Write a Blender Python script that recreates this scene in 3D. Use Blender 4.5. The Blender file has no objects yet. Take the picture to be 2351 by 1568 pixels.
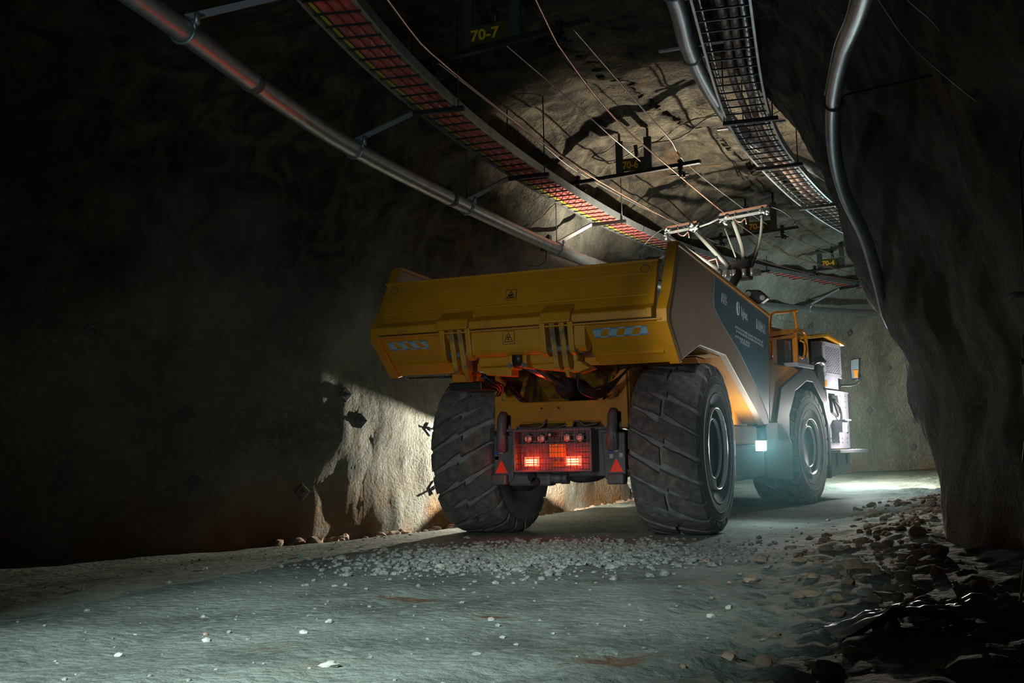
import bpy, bmesh, math, random
from math import sin, cos, pi, radians, sqrt, atan2
from mathutils import Vector, Matrix, noise
from mathutils.bvhtree import BVHTree

sc = bpy.context.scene
COL = sc.collection
random.seed(7)

# ------------------------------------------------------------------ camera
CAM = Vector((4.35, -11.91, 0.935))
yaw, pitch, roll = radians(23.78), radians(5.77), radians(-1.14)
f0 = Vector((-sin(yaw), cos(yaw), 0)); r0 = Vector((cos(yaw), sin(yaw), 0)); u0 = Vector((0, 0, 1))
f1 = f0 * cos(pitch) + u0 * sin(pitch); u1 = -f0 * sin(pitch) + u0 * cos(pitch)
r2 = r0 * cos(roll) + u1 * sin(roll); u2 = -r0 * sin(roll) + u1 * cos(roll)
cd = bpy.data.cameras.new('camera'); co = bpy.data.objects.new('camera', cd); COL.objects.link(co)
cd.sensor_width = 36; cd.lens = 2508 / 2351 * 36; cd.clip_end = 200; cd.clip_start = 0.05
co.matrix_world = Matrix(((r2.x, u2.x, -f1.x, CAM.x), (r2.y, u2.y, -f1.y, CAM.y), (r2.z, u2.z, -f1.z, CAM.z), (0, 0, 0, 1)))
sc.camera = co

sc.cycles.max_bounces = 6; sc.cycles.diffuse_bounces = 3; sc.cycles.glossy_bounces = 3; sc.cycles.use_adaptive_sampling = True; sc.cycles.adaptive_threshold = .015

# ------------------------------------------------------------------ world, exposure
w = bpy.data.worlds.new('world'); sc.world = w; w.use_nodes = True
w.node_tree.nodes['Background'].inputs[0].default_value = (0.25, 0.6, 0.75, 1)
w.node_tree.nodes['Background'].inputs[1].default_value = 0.0
vs = sc.view_settings
sc.display_settings.display_device = 'sRGB'
vs.view_transform = 'Standard'; vs.look = 'None'; vs.exposure = 0.0; vs.gamma = 1.0; vs.use_curve_mapping = False

# front unit frame (articulated, turned 9 degrees right)
TH = radians(-9); F0 = Vector((.15, 6.69, 0))
def FW(x, y, z):
    return Vector((F0.x + x * cos(TH) - y * sin(TH), F0.y + x * sin(TH) + y * cos(TH), z))

# ------------------------------------------------------------------ lights
def light(kind, name, loc, energy, color, target=None, radius=.05, spot=60, blend=.5):
    ld = bpy.data.lights.new(name, kind); ld.energy = energy; ld.color = color
    if kind == 'SPOT': ld.spot_size = radians(spot); ld.spot_blend = blend
    ld.shadow_soft_size = radius
    o = bpy.data.objects.new(name, ld); COL.objects.link(o); o.location = loc
    if target is not None:
        o.rotation_euler = (Vector(target) - Vector(loc)).to_track_quat('-Z', 'Y').to_euler()
    return o
# fill spots added near the camera, no lamp stands there
light('SPOT', 'camera_side_fill', (1.5, -12.9, 3.6), 4600, (.80, .97, .90), (1.05, -7.1, 0), .25, 41, 1.0)
light('SPOT', 'truck_fill', (2.2, -12.6, 1.1), 680, (.90, .92, .90), (0.1, -1.6, 1.1), .25, 27, 1.0)  # added fill for tailgate and tyres
light('SPOT', 'cab_fill', (3.1, -12.4, 1.9), 3800, (.93, .96, .97), FW(1.4, -1.0, 2.2), .15, 9.5, 1.0)  # added narrow fill to brighten cab and side plate
light('SPOT', 'left_wall_fill', (-.5, -10.5, 2.4), 50, (.62, 1.0, .88), (-3.4, -.6, .9), .25, 44, 1.0)  # added weak fill tinting the dark left wall
light('SPOT', 'side_lamp_light', (1.665, 1.88, .95), 40, (.74, .96, 1.0), (2.0, -6.0, .6), .04, 60, .9)
light('POINT', 'side_lamp_glow', (1.70, 1.84, .95), 31, (.70, .95, 1.0), None, .04)
light('POINT', 'far_side_lamp_light', (-1.78, 3.2, 1.0), 1350, (1.0, .91, .72), None, .012)
light('SPOT', 'rear_roof_lamp_light', (0.30, 4.1, 3.20), 900, (1.0, .88, .66), (-.1, 4.3, 5.8), .03, 128, .5)
light('SPOT', 'upward_fill', (2.0, -12.0, 2.2), 230, (.62, .92, 1.0), (.2, -2.2, 5.0), .15, 56, 1.0)  # added fill from the camera side for pipe, struts and hose
light('POINT', 'roof_lamp_spill', (0.45, 4.55, 3.3), 12, (1.0, .86, .78), None, .05)
light('POINT', 'cabinet_lamp_light', FW(1.85, 1.45, 1.50), 90, (1.0, .98, .96), None, .05)
light('POINT', 'headlamp_glow', FW(0.6, 5.2, 1.2), 360, (.80, 1.0, .94), None, .15)
light('SPOT', 'headlamp_beam', FW(1.2, 3.9, 1.6), 1500, (1.0, .88, .62), FW(1.6, 8.5, 0), .08, 90, .6)
light('SPOT', 'right_wall_rim_light', FW(1.95, 1.3, 1.7), 900, (1.0, .90, .72), (3.75, .2, 1.2), .04, 34, .8)  # extra spot added to brighten the right wall edge
for X in (-.28, .20):
    light('POINT', 'tail_lamp_light', (X, -1.12, .83), 2.6, (1.0, .02, .01), None, .06).data.specular_factor = .15
    light('SPOT', 'tail_lamp_upward_light', (X, -1.06, .88), 14, (1.0, .02, .01), (X * 2, -1.75, 1.8), .05, 80, .8).data.specular_factor = .15

# ------------------------------------------------------------------ materials
def mat(name, color, rough=.6, metal=0., var=0., vscale=3., bump=0., bscale=20., c2=None, c2scale=2., c2lo=.45, c2hi=.65, emit=None, estr=0., coord='Object', spec=.5):
    m = bpy.data.materials.new(name); m.use_nodes = True
    nt = m.node_tree; N = nt.nodes; L = nt.links; b = N['Principled BSDF']
    b.inputs['Base Color'].default_value = (*color, 1); b.inputs['Roughness'].default_value = rough
    b.inputs['Metallic'].default_value = metal; b.inputs['Specular IOR Level'].default_value = spec
    tc = N.new('ShaderNodeTexCoord')
    def nz(s, det=6):
        n = N.new('ShaderNodeTexNoise'); n.inputs['Scale'].default_value = s; n.inputs['Detail'].default_value = det
        L.new(tc.outputs[coord], n.inputs['Vector']); return n
    last = None
    if c2 is not None:
        n = nz(c2scale); rp = N.new('ShaderNodeMapRange'); rp.inputs[1].default_value = c2lo; rp.inputs[2].default_value = c2hi
        L.new(n.outputs['Fac'], rp.inputs[0])
        mx = N.new('ShaderNodeMix'); mx.data_type = 'RGBA'; mx.inputs[6].default_value = (*color, 1); mx.inputs[7].default_value = (*c2, 1)
        L.new(rp.outputs[0], mx.inputs[0]); last = mx.outputs[2]
    if var > 0:
        n = nz(vscale, 8); rp = N.new('ShaderNodeMapRange'); rp.inputs[1].default_value = .3; rp.inputs[2].default_value = .7
        rp.inputs[3].default_value = 1 - var; rp.inputs[4].default_value = 1 + var
        L.new(n.outputs['Fac'], rp.inputs[0])
        mx = N.new('ShaderNodeVectorMath'); mx.operation = 'SCALE'
        if last is None: mx.inputs[0].default_value = color
        else: L.new(last, mx.inputs[0])
        L.new(rp.outputs[0], mx.inputs[3]); last = mx.outputs[0]
    if last is not None: L.new(last, b.inputs['Base Color'])
    if bump > 0:
        n = nz(bscale, 8); bp = N.new('ShaderNodeBump'); bp.inputs['Strength'].default_value = 1; bp.inputs['Distance'].default_value = bump
        L.new(n.outputs['Fac'], bp.inputs['Height']); L.new(bp.outputs[0], b.inputs['Normal'])
    if emit:
        b.inputs['Emission Color'].default_value = (*emit, 1); b.inputs['Emission Strength'].default_value = estr
    return m

YEL = mat('yellow_paint', (.47, .212, .008), .45, var=.08, vscale=6, c2=(.32, .145, .02), c2scale=3, c2lo=.58, c2hi=.8, bump=.001, bscale=60)
YELD = mat('dirty_yellow_paint', (.44, .23, .02), .6, var=.2, vscale=8, c2=(.10, .08, .05), c2scale=7, c2lo=.45, c2hi=.65, bump=.002, bscale=40)
ORG = mat('orange_handrail_paint', (.70, .24, .008), .4, var=.06)
SIDE = mat('side_plate_paint', (.50, .35, .25), .5, var=.08, vscale=5, bump=.001, bscale=50)
BLUE = mat('blue_livery_vinyl', (.10, .20, .26), .45, var=.05)
WHT = mat('white_lettering', (.40, .42, .46), .5)
SIDEO = mat('orange_frame_paint', (.55, .22, .02), .75, var=.1)
MATG = mat('matt_dark_panel', (.05, .055, .06), .8, var=.1)
GREY = mat('grey_steel', (.13, .13, .14), .55, .2, var=.25, vscale=9, bump=.002, bscale=40)
DGREY = mat('dark_grey_paint', (.045, .048, .05), .5, var=.15)
SILV = mat('silver_grey_panel', (.40, .40, .46), .5, .1, var=.05)
GALV = mat('galvanised_steel', (.40, .45, .48), .42, .8, var=.15, vscale=8, bump=.001, bscale=12)
BLK = mat('black_rubber_hose', (.012, .012, .013), .45)
BLKS = mat('black_steel', (.03, .03, .033), .4, .4, var=.2)
CHR = mat('chrome_rod', (.45, .45, .45), .25, 1.)
GLS = mat('dark_window_glass', (.16, .20, .21), .08, spec=.8)
TYR = mat('tyre_lug_rubber', (.12, .125, .12), .8, var=.35, vscale=14, bump=.008, bscale=30, c2=(.19, .185, .17), c2scale=6, c2lo=.5, c2hi=.75)
TYD = mat('dusty_tyre_rubber', (.26, .28, .27), .9, var=.25, vscale=10, bump=.004, bscale=30)
TYS = mat('tyre_sidewall_rubber', (.20, .195, .20), .85, var=.2, vscale=9, bump=.003, bscale=25)
RIM = mat('dark_rim_paint', (.03, .055, .06), .5, .1, var=.1)
RIML = mat('worn_rim_edge', (.85, .84, .86), .3, .5)
REDC = mat('red_cable_sheath', (.64, .13, .11), .5, var=.12, vscale=3)
TANC = mat('tan_cable_sheath', (.36, .25, .17), .55, var=.1)
BRNC = mat('brown_cable_sheath', (.25, .17, .15), .55, var=.2)
YELC = mat('yellow_green_cable_sheath', (.55, .50, .05), .5)
COPP = mat('copper_wire', (.72, .42, .32), .3, .9)
STW = mat('steel_wire', (.4, .37, .36), .35, .8)
SIGN = mat('dark_sign_plate', (.05, .045, .01), .6)
SIGY = mat('yellow_sign_lettering', (.80, .42, .02), .5)
REFL = mat('blue_reflective_tape', (.22, .42, .52), .5, var=.15, vscale=30)
REDT = mat('red_reflector', (.9, .06, .02), .4, emit=(1, .04, .02), estr=.12)  # weak emission stands in for light thrown back by the reflector
REDL = mat('red_lit_lens', (.9, .03, .02), .3, emit=(1, .035, .015), estr=9)
LED = mat('led_points', (1, .8, .3), .3, emit=(1, .55, .12), estr=40)
LAMPW = mat('white_lit_lens', (1, 1, 1), .3, emit=(.88, 1, 1), estr=150)
LENS = mat('clear_lamp_lens', (.62, .64, .62), .15)
AMB = mat('amber_plate', (.80, .40, .03), .4)
DRK = mat('decal_black', (.01, .01, .01), .6)
WST = mat('white_sticker', (.5, .5, .5), .6)
BST = mat('blue_sticker', (.03, .09, .4), .6)
PLST = mat('grey_plastic_sheet', (.16, .19, .19), .35, var=.2)
STONE = mat('pale_stone', (.40, .42, .40), .8, var=.3, vscale=12, bump=.004, bscale=40)
STONET = mat('tan_stone', (.30, .22, .17), .85, var=.25, vscale=12, bump=.004, bscale=40)
GRAV = mat('gravel_stone', (.22, .225, .215), .85, var=.5, vscale=30)

def rock_material(name, base, floor=False):
    m = bpy.data.materials.new(name); m.use_nodes = True
    nt = m.node_tree; N = nt.nodes; L = nt.links; b = N['Principled BSDF']
    b.inputs['Roughness'].default_value = .92 if not floor else .8
    b.inputs['Specular IOR Level'].default_value = .25
    tc = N.new('ShaderNodeTexCoord')
    def nz(s, det=8, rough=.55, dist=0):
        n = N.new('ShaderNodeTexNoise'); n.inputs['Scale'].default_value = s; n.inputs['Detail'].default_value = det
        n.inputs['Roughness'].default_value = rough; n.inputs['Distortion'].default_value = dist
        L.new(tc.outputs['Object'], n.inputs['Vector']); return n.outputs['Fac']
    def rng(src, a, c, lo=0., hi=1.):
        r = N.new('ShaderNodeMapRange'); r.inputs[1].default_value = a; r.inputs[2].default_value = c
        r.inputs[3].default_value = lo; r.inputs[4].default_value = hi; L.new(src, r.inputs[0]); return r.outputs[0]
    def mix(fac, a, c):
        x = N.new('ShaderNodeMix'); x.data_type = 'RGBA'
        L.new(fac, x.inputs[0])
        for k, v in ((6, a), (7, c)):
            if isinstance(v, tuple): x.inputs[k].default_value = (*v, 1)
            else: L.new(v, x.inputs[k])
        return x.outputs[2]
    dark = tuple(c * .45 for c in base); lite = tuple(min(1, c * 1.35) for c in base)
    c = mix(rng(nz(1.1), .35, .62), dark if floor else tuple(x * .7 for x in base), base)
    c = mix(rng(nz(9, 10, .7), .5, .72), c, lite)
    if not floor:   # darker rock above the sprayed walls; shade painted in by height, eased where lit
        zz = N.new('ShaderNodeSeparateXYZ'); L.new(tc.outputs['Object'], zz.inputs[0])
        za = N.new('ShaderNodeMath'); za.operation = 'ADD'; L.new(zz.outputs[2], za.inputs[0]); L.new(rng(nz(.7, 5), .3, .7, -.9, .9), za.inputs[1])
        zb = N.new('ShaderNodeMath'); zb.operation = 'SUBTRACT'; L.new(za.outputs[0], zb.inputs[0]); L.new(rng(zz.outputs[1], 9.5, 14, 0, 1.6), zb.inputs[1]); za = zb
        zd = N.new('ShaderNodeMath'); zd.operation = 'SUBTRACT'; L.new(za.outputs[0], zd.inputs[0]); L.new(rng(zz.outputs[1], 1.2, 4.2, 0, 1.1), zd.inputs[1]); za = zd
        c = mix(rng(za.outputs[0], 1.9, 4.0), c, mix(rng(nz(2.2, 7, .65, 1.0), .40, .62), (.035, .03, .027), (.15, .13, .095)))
    rust = (.26, .13, .045) if not floor else (.22, .12, .07)
    sep = N.new('ShaderNodeSeparateXYZ'); L.new(tc.outputs['Object'], sep.inputs[0])
    if not floor:   # iron-stained splash band near the ground
        low = rng(sep.outputs[2], .75, .05)
        mu = N.new('ShaderNodeMath'); mu.operation = 'MULTIPLY'
        L.new(low, mu.inputs[0]); L.new(rng(nz(.9, 4), .38, .6), mu.inputs[1])
        c = mix(mu.outputs[0], c, rust)
    r2_ = rng(nz(.8 if not floor else .55, 5, .6, .6), .62, .74, 0, .75 if not floor else .5)
    c = mix(r2_, c, rust)
    if floor:   # a few rusty puddle stains
        for (x, y, rx, ry) in ((.78, -5.55, .28, .12), (1.64, -6.1, .16, .07), (2.72, -7.15, .24, .20), (.5, -3.2, .5, .2)):
            vm = N.new('ShaderNodeVectorMath'); vm.operation = 'SUBTRACT'; L.new(tc.outputs['Object'], vm.inputs[0]); vm.inputs[1].default_value = (x, y, 0)
            vs_ = N.new('ShaderNodeVectorMath'); vs_.operation = 'MULTIPLY'; L.new(vm.outputs[0], vs_.inputs[0]); vs_.inputs[1].default_value = (1 / rx, 1 / ry, 0)
            ln = N.new('ShaderNodeVectorMath'); ln.operation = 'LENGTH'; L.new(vs_.outputs[0], ln.inputs[0])
            ad = N.new('ShaderNodeMath'); ad.operation = 'ADD'; L.new(ln.outputs['Value'], ad.inputs[0]); L.new(rng(nz(7, 6, .7), .3, .7, -.6, .6), ad.inputs[1])
            c = mix(rng(ad.outputs[0], 1.0, .35, 0, .8), c, (.10, .035, .01))
    L.new(c, b.inputs['Base Color'])
    hs = []
    for s, a in (((5, .07), (17, .06), (60, .03)) if not floor else ((4, .02), (14, .018), (50, .012))):
        mu = N.new('ShaderNodeMath'); mu.operation = 'MULTIPLY'; L.new(nz(s, 6, .6), mu.inputs[0]); mu.inputs[1].default_value = a; hs.append(mu.outputs[0])
    vo = N.new('ShaderNodeTexVoronoi'); vo.inputs['Scale'].default_value = 26 if not floor else 16
    L.new(tc.outputs['Object'], vo.inputs['Vector'])
    mu = N.new('ShaderNodeMath'); mu.operation = 'MULTIPLY'; L.new(vo.outputs['Distance'], mu.inputs[0]); mu.inputs[1].default_value = -.02 if not floor else -.014; hs.append(mu.outputs[0])
    acc = hs[0]
    for h in hs[1:]:
        ad = N.new('ShaderNodeMath'); ad.operation = 'ADD'; L.new(acc, ad.inputs[0]); L.new(h, ad.inputs[1]); acc = ad.outputs[0]
    bp = N.new('ShaderNodeBump'); bp.inputs['Strength'].default_value = 1.0; bp.inputs['Distance'].default_value = 1.0
    L.new(acc, bp.inputs['Height']); L.new(bp.outputs[0], b.inputs['Normal'])
    return m
ROCK = rock_material('shotcrete', (.30, .31, .28))
ROOF = ROCK
GRND = rock_material('packed_ground', (.20, .23, .215), True)

# ------------------------------------------------------------------ mesh building
class MB:
    def __init__(s): s.v = []; s.f = []; s.sm = []
    def add(s, vs_, fs_, smooth=False):
        n = len(s.v); s.v += [tuple(v) for v in vs_]
        for f in fs_: s.f.append(tuple(i + n for i in f)); s.sm.append(smooth)
        return s
    def box(s, x0, x1, y0, y1, z0, z1):
        p = [(x, y, z) for z in (z0, z1) for y in (y0, y1) for x in (x0, x1)]
        return s.add(p, [(0, 2, 3, 1), (4, 5, 7, 6), (0, 1, 5, 4), (2, 6, 7, 3), (0, 4, 6, 2), (1, 3, 7, 5)])
    def prism(s, poly, axis, a, b):
        """poly: 2D points; axis 0: (y,z) extruded in x; 1: (x,z) in y; 2: (x,y) in z"""
        n = len(poly); P = []
        for t in (a, b):
            for (u, v) in poly: P.append((t, u, v) if axis == 0 else (u, t, v) if axis == 1 else (u, v, t))
        F = [tuple(range(n)), tuple(range(2 * n - 1, n - 1, -1))]
        for i in range(n): j = (i + 1) % n; F.append((i, i + n, j + n, j))
        return s.add(P, F)
    def tube(s, pts, r, n=8, caps=True, rs=None):
        pts = [Vector(p) for p in pts]; P = []; F = []
        up = None
        for i, p in enumerate(pts):
            d = (pts[min(i + 1, len(pts) - 1)] - pts[max(i - 1, 0)]).normalized()
            if up is None: up = Vector((0, 0, 1)) if abs(d.z) < .9 else Vector((1, 0, 0))
            a = d.cross(up).normalized(); up = a.cross(d).normalized()
            rr = rs[i] if rs else r
            for k in range(n): t = 2 * pi * k / n; P.append(p + (a * cos(t) + up * sin(t)) * rr)
        for i in range(len(pts) - 1):
            for k in range(n): l = (k + 1) % n; F.append((i * n + k, i * n + l, (i + 1) * n + l, (i + 1) * n + k))
        s.add(P, F, True)
        if caps:
            m = len(s.v) - len(P)
            s.f.append(tuple(m + k for k in range(n - 1, -1, -1))); s.sm.append(False)
            s.f.append(tuple(m + (len(pts) - 1) * n + k for k in range(n))); s.sm.append(False)
        return s
    def bar(s, p, q, wd, ht, up=(0, 0, 1)):
        p = Vector(p); q = Vector(q); d = (q - p).normalized(); u = Vector(up)
        if abs(d.dot(u)) > .95: u = Vector((1, 0, 0))
        a = d.cross(u).normalized(); u = a.cross(d).normalized()
        P = [b + a * (wd / 2 * i) + u * (ht / 2 * j) for b in (p, q) for (i, j) in ((-1, -1), (1, -1), (1, 1), (-1, 1))]
        return s.add(P, [(3, 2, 1, 0), (4, 5, 6, 7), (0, 1, 5, 4), (1, 2, 6, 5), (2, 3, 7, 6), (3, 0, 4, 7)])
    def lathe(s, prof, c, axis='x', n=48, smooth=True):
        """prof: (radius, offset along axis)"""
        P = []; F = []; m = len(prof)
        for k in range(n):
            t = 2 * pi * k / n
            for (r, o) in prof:
                if axis == 'x': P.append((c[0] + o, c[1] + r * cos(t), c[2] + r * sin(t)))
                elif axis == 'y': P.append((c[0] + r * cos(t), c[1] + o, c[2] + r * sin(t)))
                else: P.append((c[0] + r * cos(t), c[1] + r * sin(t), c[2] + o))
        for k in range(n):
            l = (k + 1) % n
            for i in range(m - 1): F.append((k * m + i, k * m + i + 1, l * m + i + 1, l * m + i))
        return s.add(P, F, smooth)
    def cyl(s, p, q, r, n=16): return s.tube([p, q], r, n)
    def xf(s, M): s.v = [tuple(M @ Vector(v)) for v in s.v]; return s
    def build(s, name, m, parent=None, bevel=0, loc=None):
        me = bpy.data.meshes.new(name); me.from_pydata(s.v, [], s.f)
        me.polygons.foreach_set('use_smooth', s.sm); me.materials.append(m); me.update()
        bm = bmesh.new(); bm.from_mesh(me); bmesh.ops.recalc_face_normals(bm, faces=bm.faces); bm.to_mesh(me); bm.free()
        o = bpy.data.objects.new(name, me); COL.objects.link(o)
        if parent is not None:
            o.parent = parent
        if bevel:
            b = o.modifiers.new('bevel', 'BEVEL'); b.width = bevel; b.segments = 2; b.limit_method = 'ANGLE'; b.angle_limit = radians(35)
        return o
def tag(o, label=None, cat=None, group=None, kind=None):
    if label: o['label'] = label
    if cat: o['category'] = cat
    if group: o['group'] = group
    if kind: o['kind'] = kind
    return o
def empty(name, loc=(0, 0, 0), rz=0, parent=None):
    o = bpy.data.objects.new(name, None); COL.objects.link(o); o.location = loc; o.rotation_euler = (0, 0, rz)
    o.empty_display_size = .2
    if parent is not None: o.parent = parent
    return o
def text_mesh(name, body, size, M, m, parent, thick=.002, bold=0.0, sx=1.0):
    cu = bpy.data.curves.new(name, 'FONT'); cu.body = body; cu.size = size; cu.extrude = thick; cu.offset = bold
    cu.align_x = 'LEFT'; cu.resolution_u = 3
    t = bpy.data.objects.new(name + '_src', cu); COL.objects.link(t)
    bpy.context.view_layer.update()
    me = bpy.data.meshes.new_from_object(t.evaluated_get(bpy.context.evaluated_depsgraph_get()))
    COL.objects.unlink(t); bpy.data.objects.remove(t)
    me.transform(M @ Matrix.Diagonal((sx, 1, 1, 1))); me.materials.clear(); me.materials.append(m)
    o = bpy.data.objects.new(name, me); COL.objects.link(o); o.parent = parent
    return o
def basis(ex, ey, loc):
    ex = Vector(ex).normalized(); ey = Vector(ey).normalized(); ez = ex.cross(ey)
    return Matrix(((ex.x, ey.x, ez.x, loc[0]), (ex.y, ey.y, ez.y, loc[1]), (ex.z, ey.z, ez.z, loc[2]), (0, 0, 0, 1)))
def crom(P, t):
    n = len(P); i = min(int(t), n - 2); u = t - i
    p = [Vector(P[max(0, min(n - 1, k))]) for k in (i - 1, i, i + 1, i + 2)]
    return .5 * (2 * p[1] + (p[2] - p[0]) * u + (2 * p[0] - 5 * p[1] + 4 * p[2] - p[3]) * u * u + (3 * p[1] - p[0] - 3 * p[2] + p[3]) * u ** 3)
def curve(P, step=.15):
    out = [Vector(P[0])]
    for i in range(len(P) - 1):
        L_ = (Vector(P[i + 1]) - Vector(P[i])).length; k = max(1, int(round(L_ / step)))
        for j in range(1, k + 1): out.append(crom(P, i + j / k))
    return out

# ------------------------------------------------------------------ the drift (tunnel)
LB = [(-11, -20), (-9.5, -13), (-7.2, -7), (-5.4, -3.5), (-4.1, -1.6), (-3.4, -.1), (-2.9, 1.8), (-2.4, 5), (-2.0, 9), (-1.1, 14.5), (.2, 17.8), (2.0, 20.4), (4.8, 23.2), (9, 26.5)]
RB = [(10, -22), (7.6, -15), (6.1, -9), (5.1, -5), (4.25, -2.8), (3.72, -1), (3.76, .8), (4.2, 3.2), (4.6, 6), (5.2, 9), (6.2, 11.5), (8.0, 14), (10.8, 16.6), (14, 19.5)]
def smooth(a, b, t):
    t = max(0, min(1, (t - a) / (b - a))); return t * t * (3 - 2 * t)
def zfloor(x, y):
    z = 0.0
    z += .22 * smooth(9, 16, y)
    # falls towards the left wall
    xl = -2.2 if y > 3 else -2.4 + (y - 3) * .25
    z -= .14 * smooth(-1.7, xl - .4, x) * (1 - smooth(10, 14, y))
    # rubble windrow along the right wall
    xr = 3.4 if y > -2 else 3.4 + (-2 - y) * .2
    z += .10 * smooth(xr - 1.1, xr + .5, x) * (1 - smooth(8, 12, y))
    n = noise.fractal((x * .9, y * .5, 3.1), 1.0, 2.0, 4) * .022
    rough = .2 + .8 * smooth(1.9, 3.4, x - max(0, -y - 5) * .05)
    n += noise.fractal((x * 3.1, y * 2.4, 7.7), .9, 2.0, 4) * (.012 + .045 * rough * smooth(1.7, 3, x))
    near = min(1, min(abs(x - 1.17), abs(x + 1.17)) / .5)
    on = 1 - smooth(.3, .8, min(abs(x - 1.17), abs(x + 1.17))) * 1.0
    if -1.2 < y < 8.2: n *= (1 - on) * .85 + .15
    return z + n
def section(t, k, K):
    """point on the tunnel lining: station t, profile fraction k/K from left floor to right floor"""
    L_ = crom([(*p, 0) for p in LB], t); R_ = crom([(*p, 0) for p in RB], t)
    c = (L_ + R_) / 2; a = (R_ - L_) / 2; th_ = pi * (1 - k / K)
    n = 3.1; H = 5.75
    cx = cos(th_); sz = sin(th_)
    ux = (abs(cx) ** (2 / n)) * (1 if cx > 0 else -1); uz = abs(sz) ** (2 / n)
    z = -.45 + (H + .45) * uz
    p = c + a * ux; p.z = z
    an = a.normalized()
    if cx > 0: p -= an * (.128 * min(max(z, 0), 3.0)) * smooth(3.8, 5.2, t)
    inward = Vector((-an.x * ux, -an.y * ux, -uz)).normalized()
    q = Vector((p.x * .42, p.y * .42, p.z * .42))
    d = noise.noise(q) * .34
    d += noise.noise(p * 1.15 + Vector((9, 2, 5))) * .16
    d += noise.noise(p * 2.9 + Vector((1, 7, 3))) * .055
    d += noise.noise(p * 8.0) * .018 + noise.noise(p * 19.0) * .008
    if uz > .93: d *= 1.25
    # the corner beside the truck stays clear of the haulage way
    return p + inward * d
KP = 150
ts = []
t = 0.0
while t < 13:
    ts.append(t); t += .045 if t < 3 else (.026 if t < 8.2 else .035)
ts.append(13 - 1e-6)
grid = [[section(t, k, KP) for k in range(KP + 1)] for t in ts]
def lining(name, k0, k1, m):
    V = [grid[i][k] for i in range(len(ts)) for k in range(k0, k1 + 1)]; W_ = k1 - k0 + 1
    F = [(i * W_ + k, i * W_ + k + 1, (i + 1) * W_ + k + 1, (i + 1) * W_ + k) for i in range(len(ts) - 1) for k in range(W_ - 1)]
    b = MB(); b.add(V, F, True); o = b.build(name, m); tag(o, kind='structure'); return o, V, F
wl, wlV, wlF = lining('wall_left', 0, 46, ROCK)
ce, ceV, ceF = lining('ceiling', 46, 104, ROOF)
wr, wrV, wrF = lining('wall_right', 104, KP, ROCK)
BL = BVHTree.FromPolygons(wlV, wlF); BR = BVHTree.FromPolygons(wrV, wrF); BC = BVHTree.FromPolygons(ceV, ceF)
for nm, i in (('wall_back', 0), ('wall_front', len(ts) - 1)):
    b = MB(); c = sum(grid[i], Vector()) / (KP + 1); b.add([c] + grid[i], [(0, k, k + 1) for k in range(1, KP + 1)]); tag(b.build(nm, ROCK), kind='structure')
def axis_pts(segs):
    out = []
    for a, b, s in segs:
        n = int(round((b - a) / s)); out += [a + (b - a) * i / n for i in range(n)]
    return out + [segs[-1][1]]
ax_ = axis_pts([(-13, -6, .5), (-6, -3, .12), (-3, 4.6, .055), (4.6, 7, .12), (7, 15, .5)])
ay_ = axis_pts([(-23, -13, .6), (-13, -9, .1), (-9, 4, .06), (4, 13, .1), (13, 22, .2), (22, 28, .6)])
V = [(x, y, zfloor(x, y)) for y in ay_ for x in ax_]; W_ = len(ax_)
F = [(j * W_ + i, j * W_ + i + 1, (j + 1) * W_ + i + 1, (j + 1) * W_ + i) for j in range(len(ay_) - 1) for i in range(W_ - 1)]
b = MB(); b.add(V, F, True); fl = b.build('floor', GRND); tag(fl, kind='structure')
def roof_z(x, y):
    h = BC.ray_cast(Vector((x, y, 3.0)), Vector((0, 0, 1)))
    return h[0].z if h[0] else 5.6

# ------------------------------------------------------------------ haul truck
truck = empty('haul_truck'); tag(truck, 'yellow underground haul truck with a dump box, lit red tail lamps and a pantograph', 'truck')

# ---- dump body
body = empty('dump_body', parent=truck)
sidepoly = [(-1.57, 2.93), (3.12, 2.71), (2.80, 1.23), (2.46, 1.22), (.41, 1.98), (-.78, 2.00), (-1.62, 1.77), (-2.02, 2.13), (-2.03, 2.22), (-1.90, 2.42)]
for s in (1, -1):
    MB().prism(sidepoly, 0, s * 1.58, s * 1.50).build('side_plate', SIDE, body, .008)
    # yellow end post and lip down the rear edge
    b = MB()
    edge = [(-1.55, 2.95), (-1.62, 2.95), (-1.92, 2.44), (-2.09, 2.24), (-2.09, 2.12), (-1.68, 1.75), (-1.58, 1.77), (-1.99, 2.14), (-1.99, 2.20), (-1.83, 2.44)]
    b.prism(edge, 0, s * 1.50, s * 1.60); b.build('rear_edge_post', YEL, body, .006)
    MB().bar((s * 1.545, -1.58, 2.945), (s * 1.545, 3.12, 2.725), .11, .045).build('top_rail', ORG, body, .008)
MB().prism([(2.72, 1.25), (3.04, 2.72), (3.12, 2.72), (2.80, 1.25)], 0, -1.5, 1.5).build('front_plate', YEL, body)
MB().prism([(-1.62, 1.78), (-.75, 1.97), (.5, 1.97), (2.46, 1.24), (2.78, 1.24), (2.78, 1.32), (2.5, 1.34), (.5, 2.05), (-.75, 2.05), (-1.62, 1.86)], 0, -1.5, 1.5).build('floor_plate', SIDEO, body)
# belly hopper between the wheels
b = MB(); b.prism([(-.55, 1.97), (.55, 1.30), (1.2, 1.25), (2.72, 1.24), (2.72, 1.95), (.4, 1.98)], 0, -.72, .72); b.build('belly', YELD, body, .02)
for s in (1, -1):
    MB().prism([(.15, 1.96), (.55, 1.8), (1.30, 1.23), (2.76, 1.22), (2.76, 1.6), (.60, 1.96)], 0, s * .72, s * 1.30).build('belly_shoulder', ORG if s > 0 else YELD, body, .01)
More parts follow.
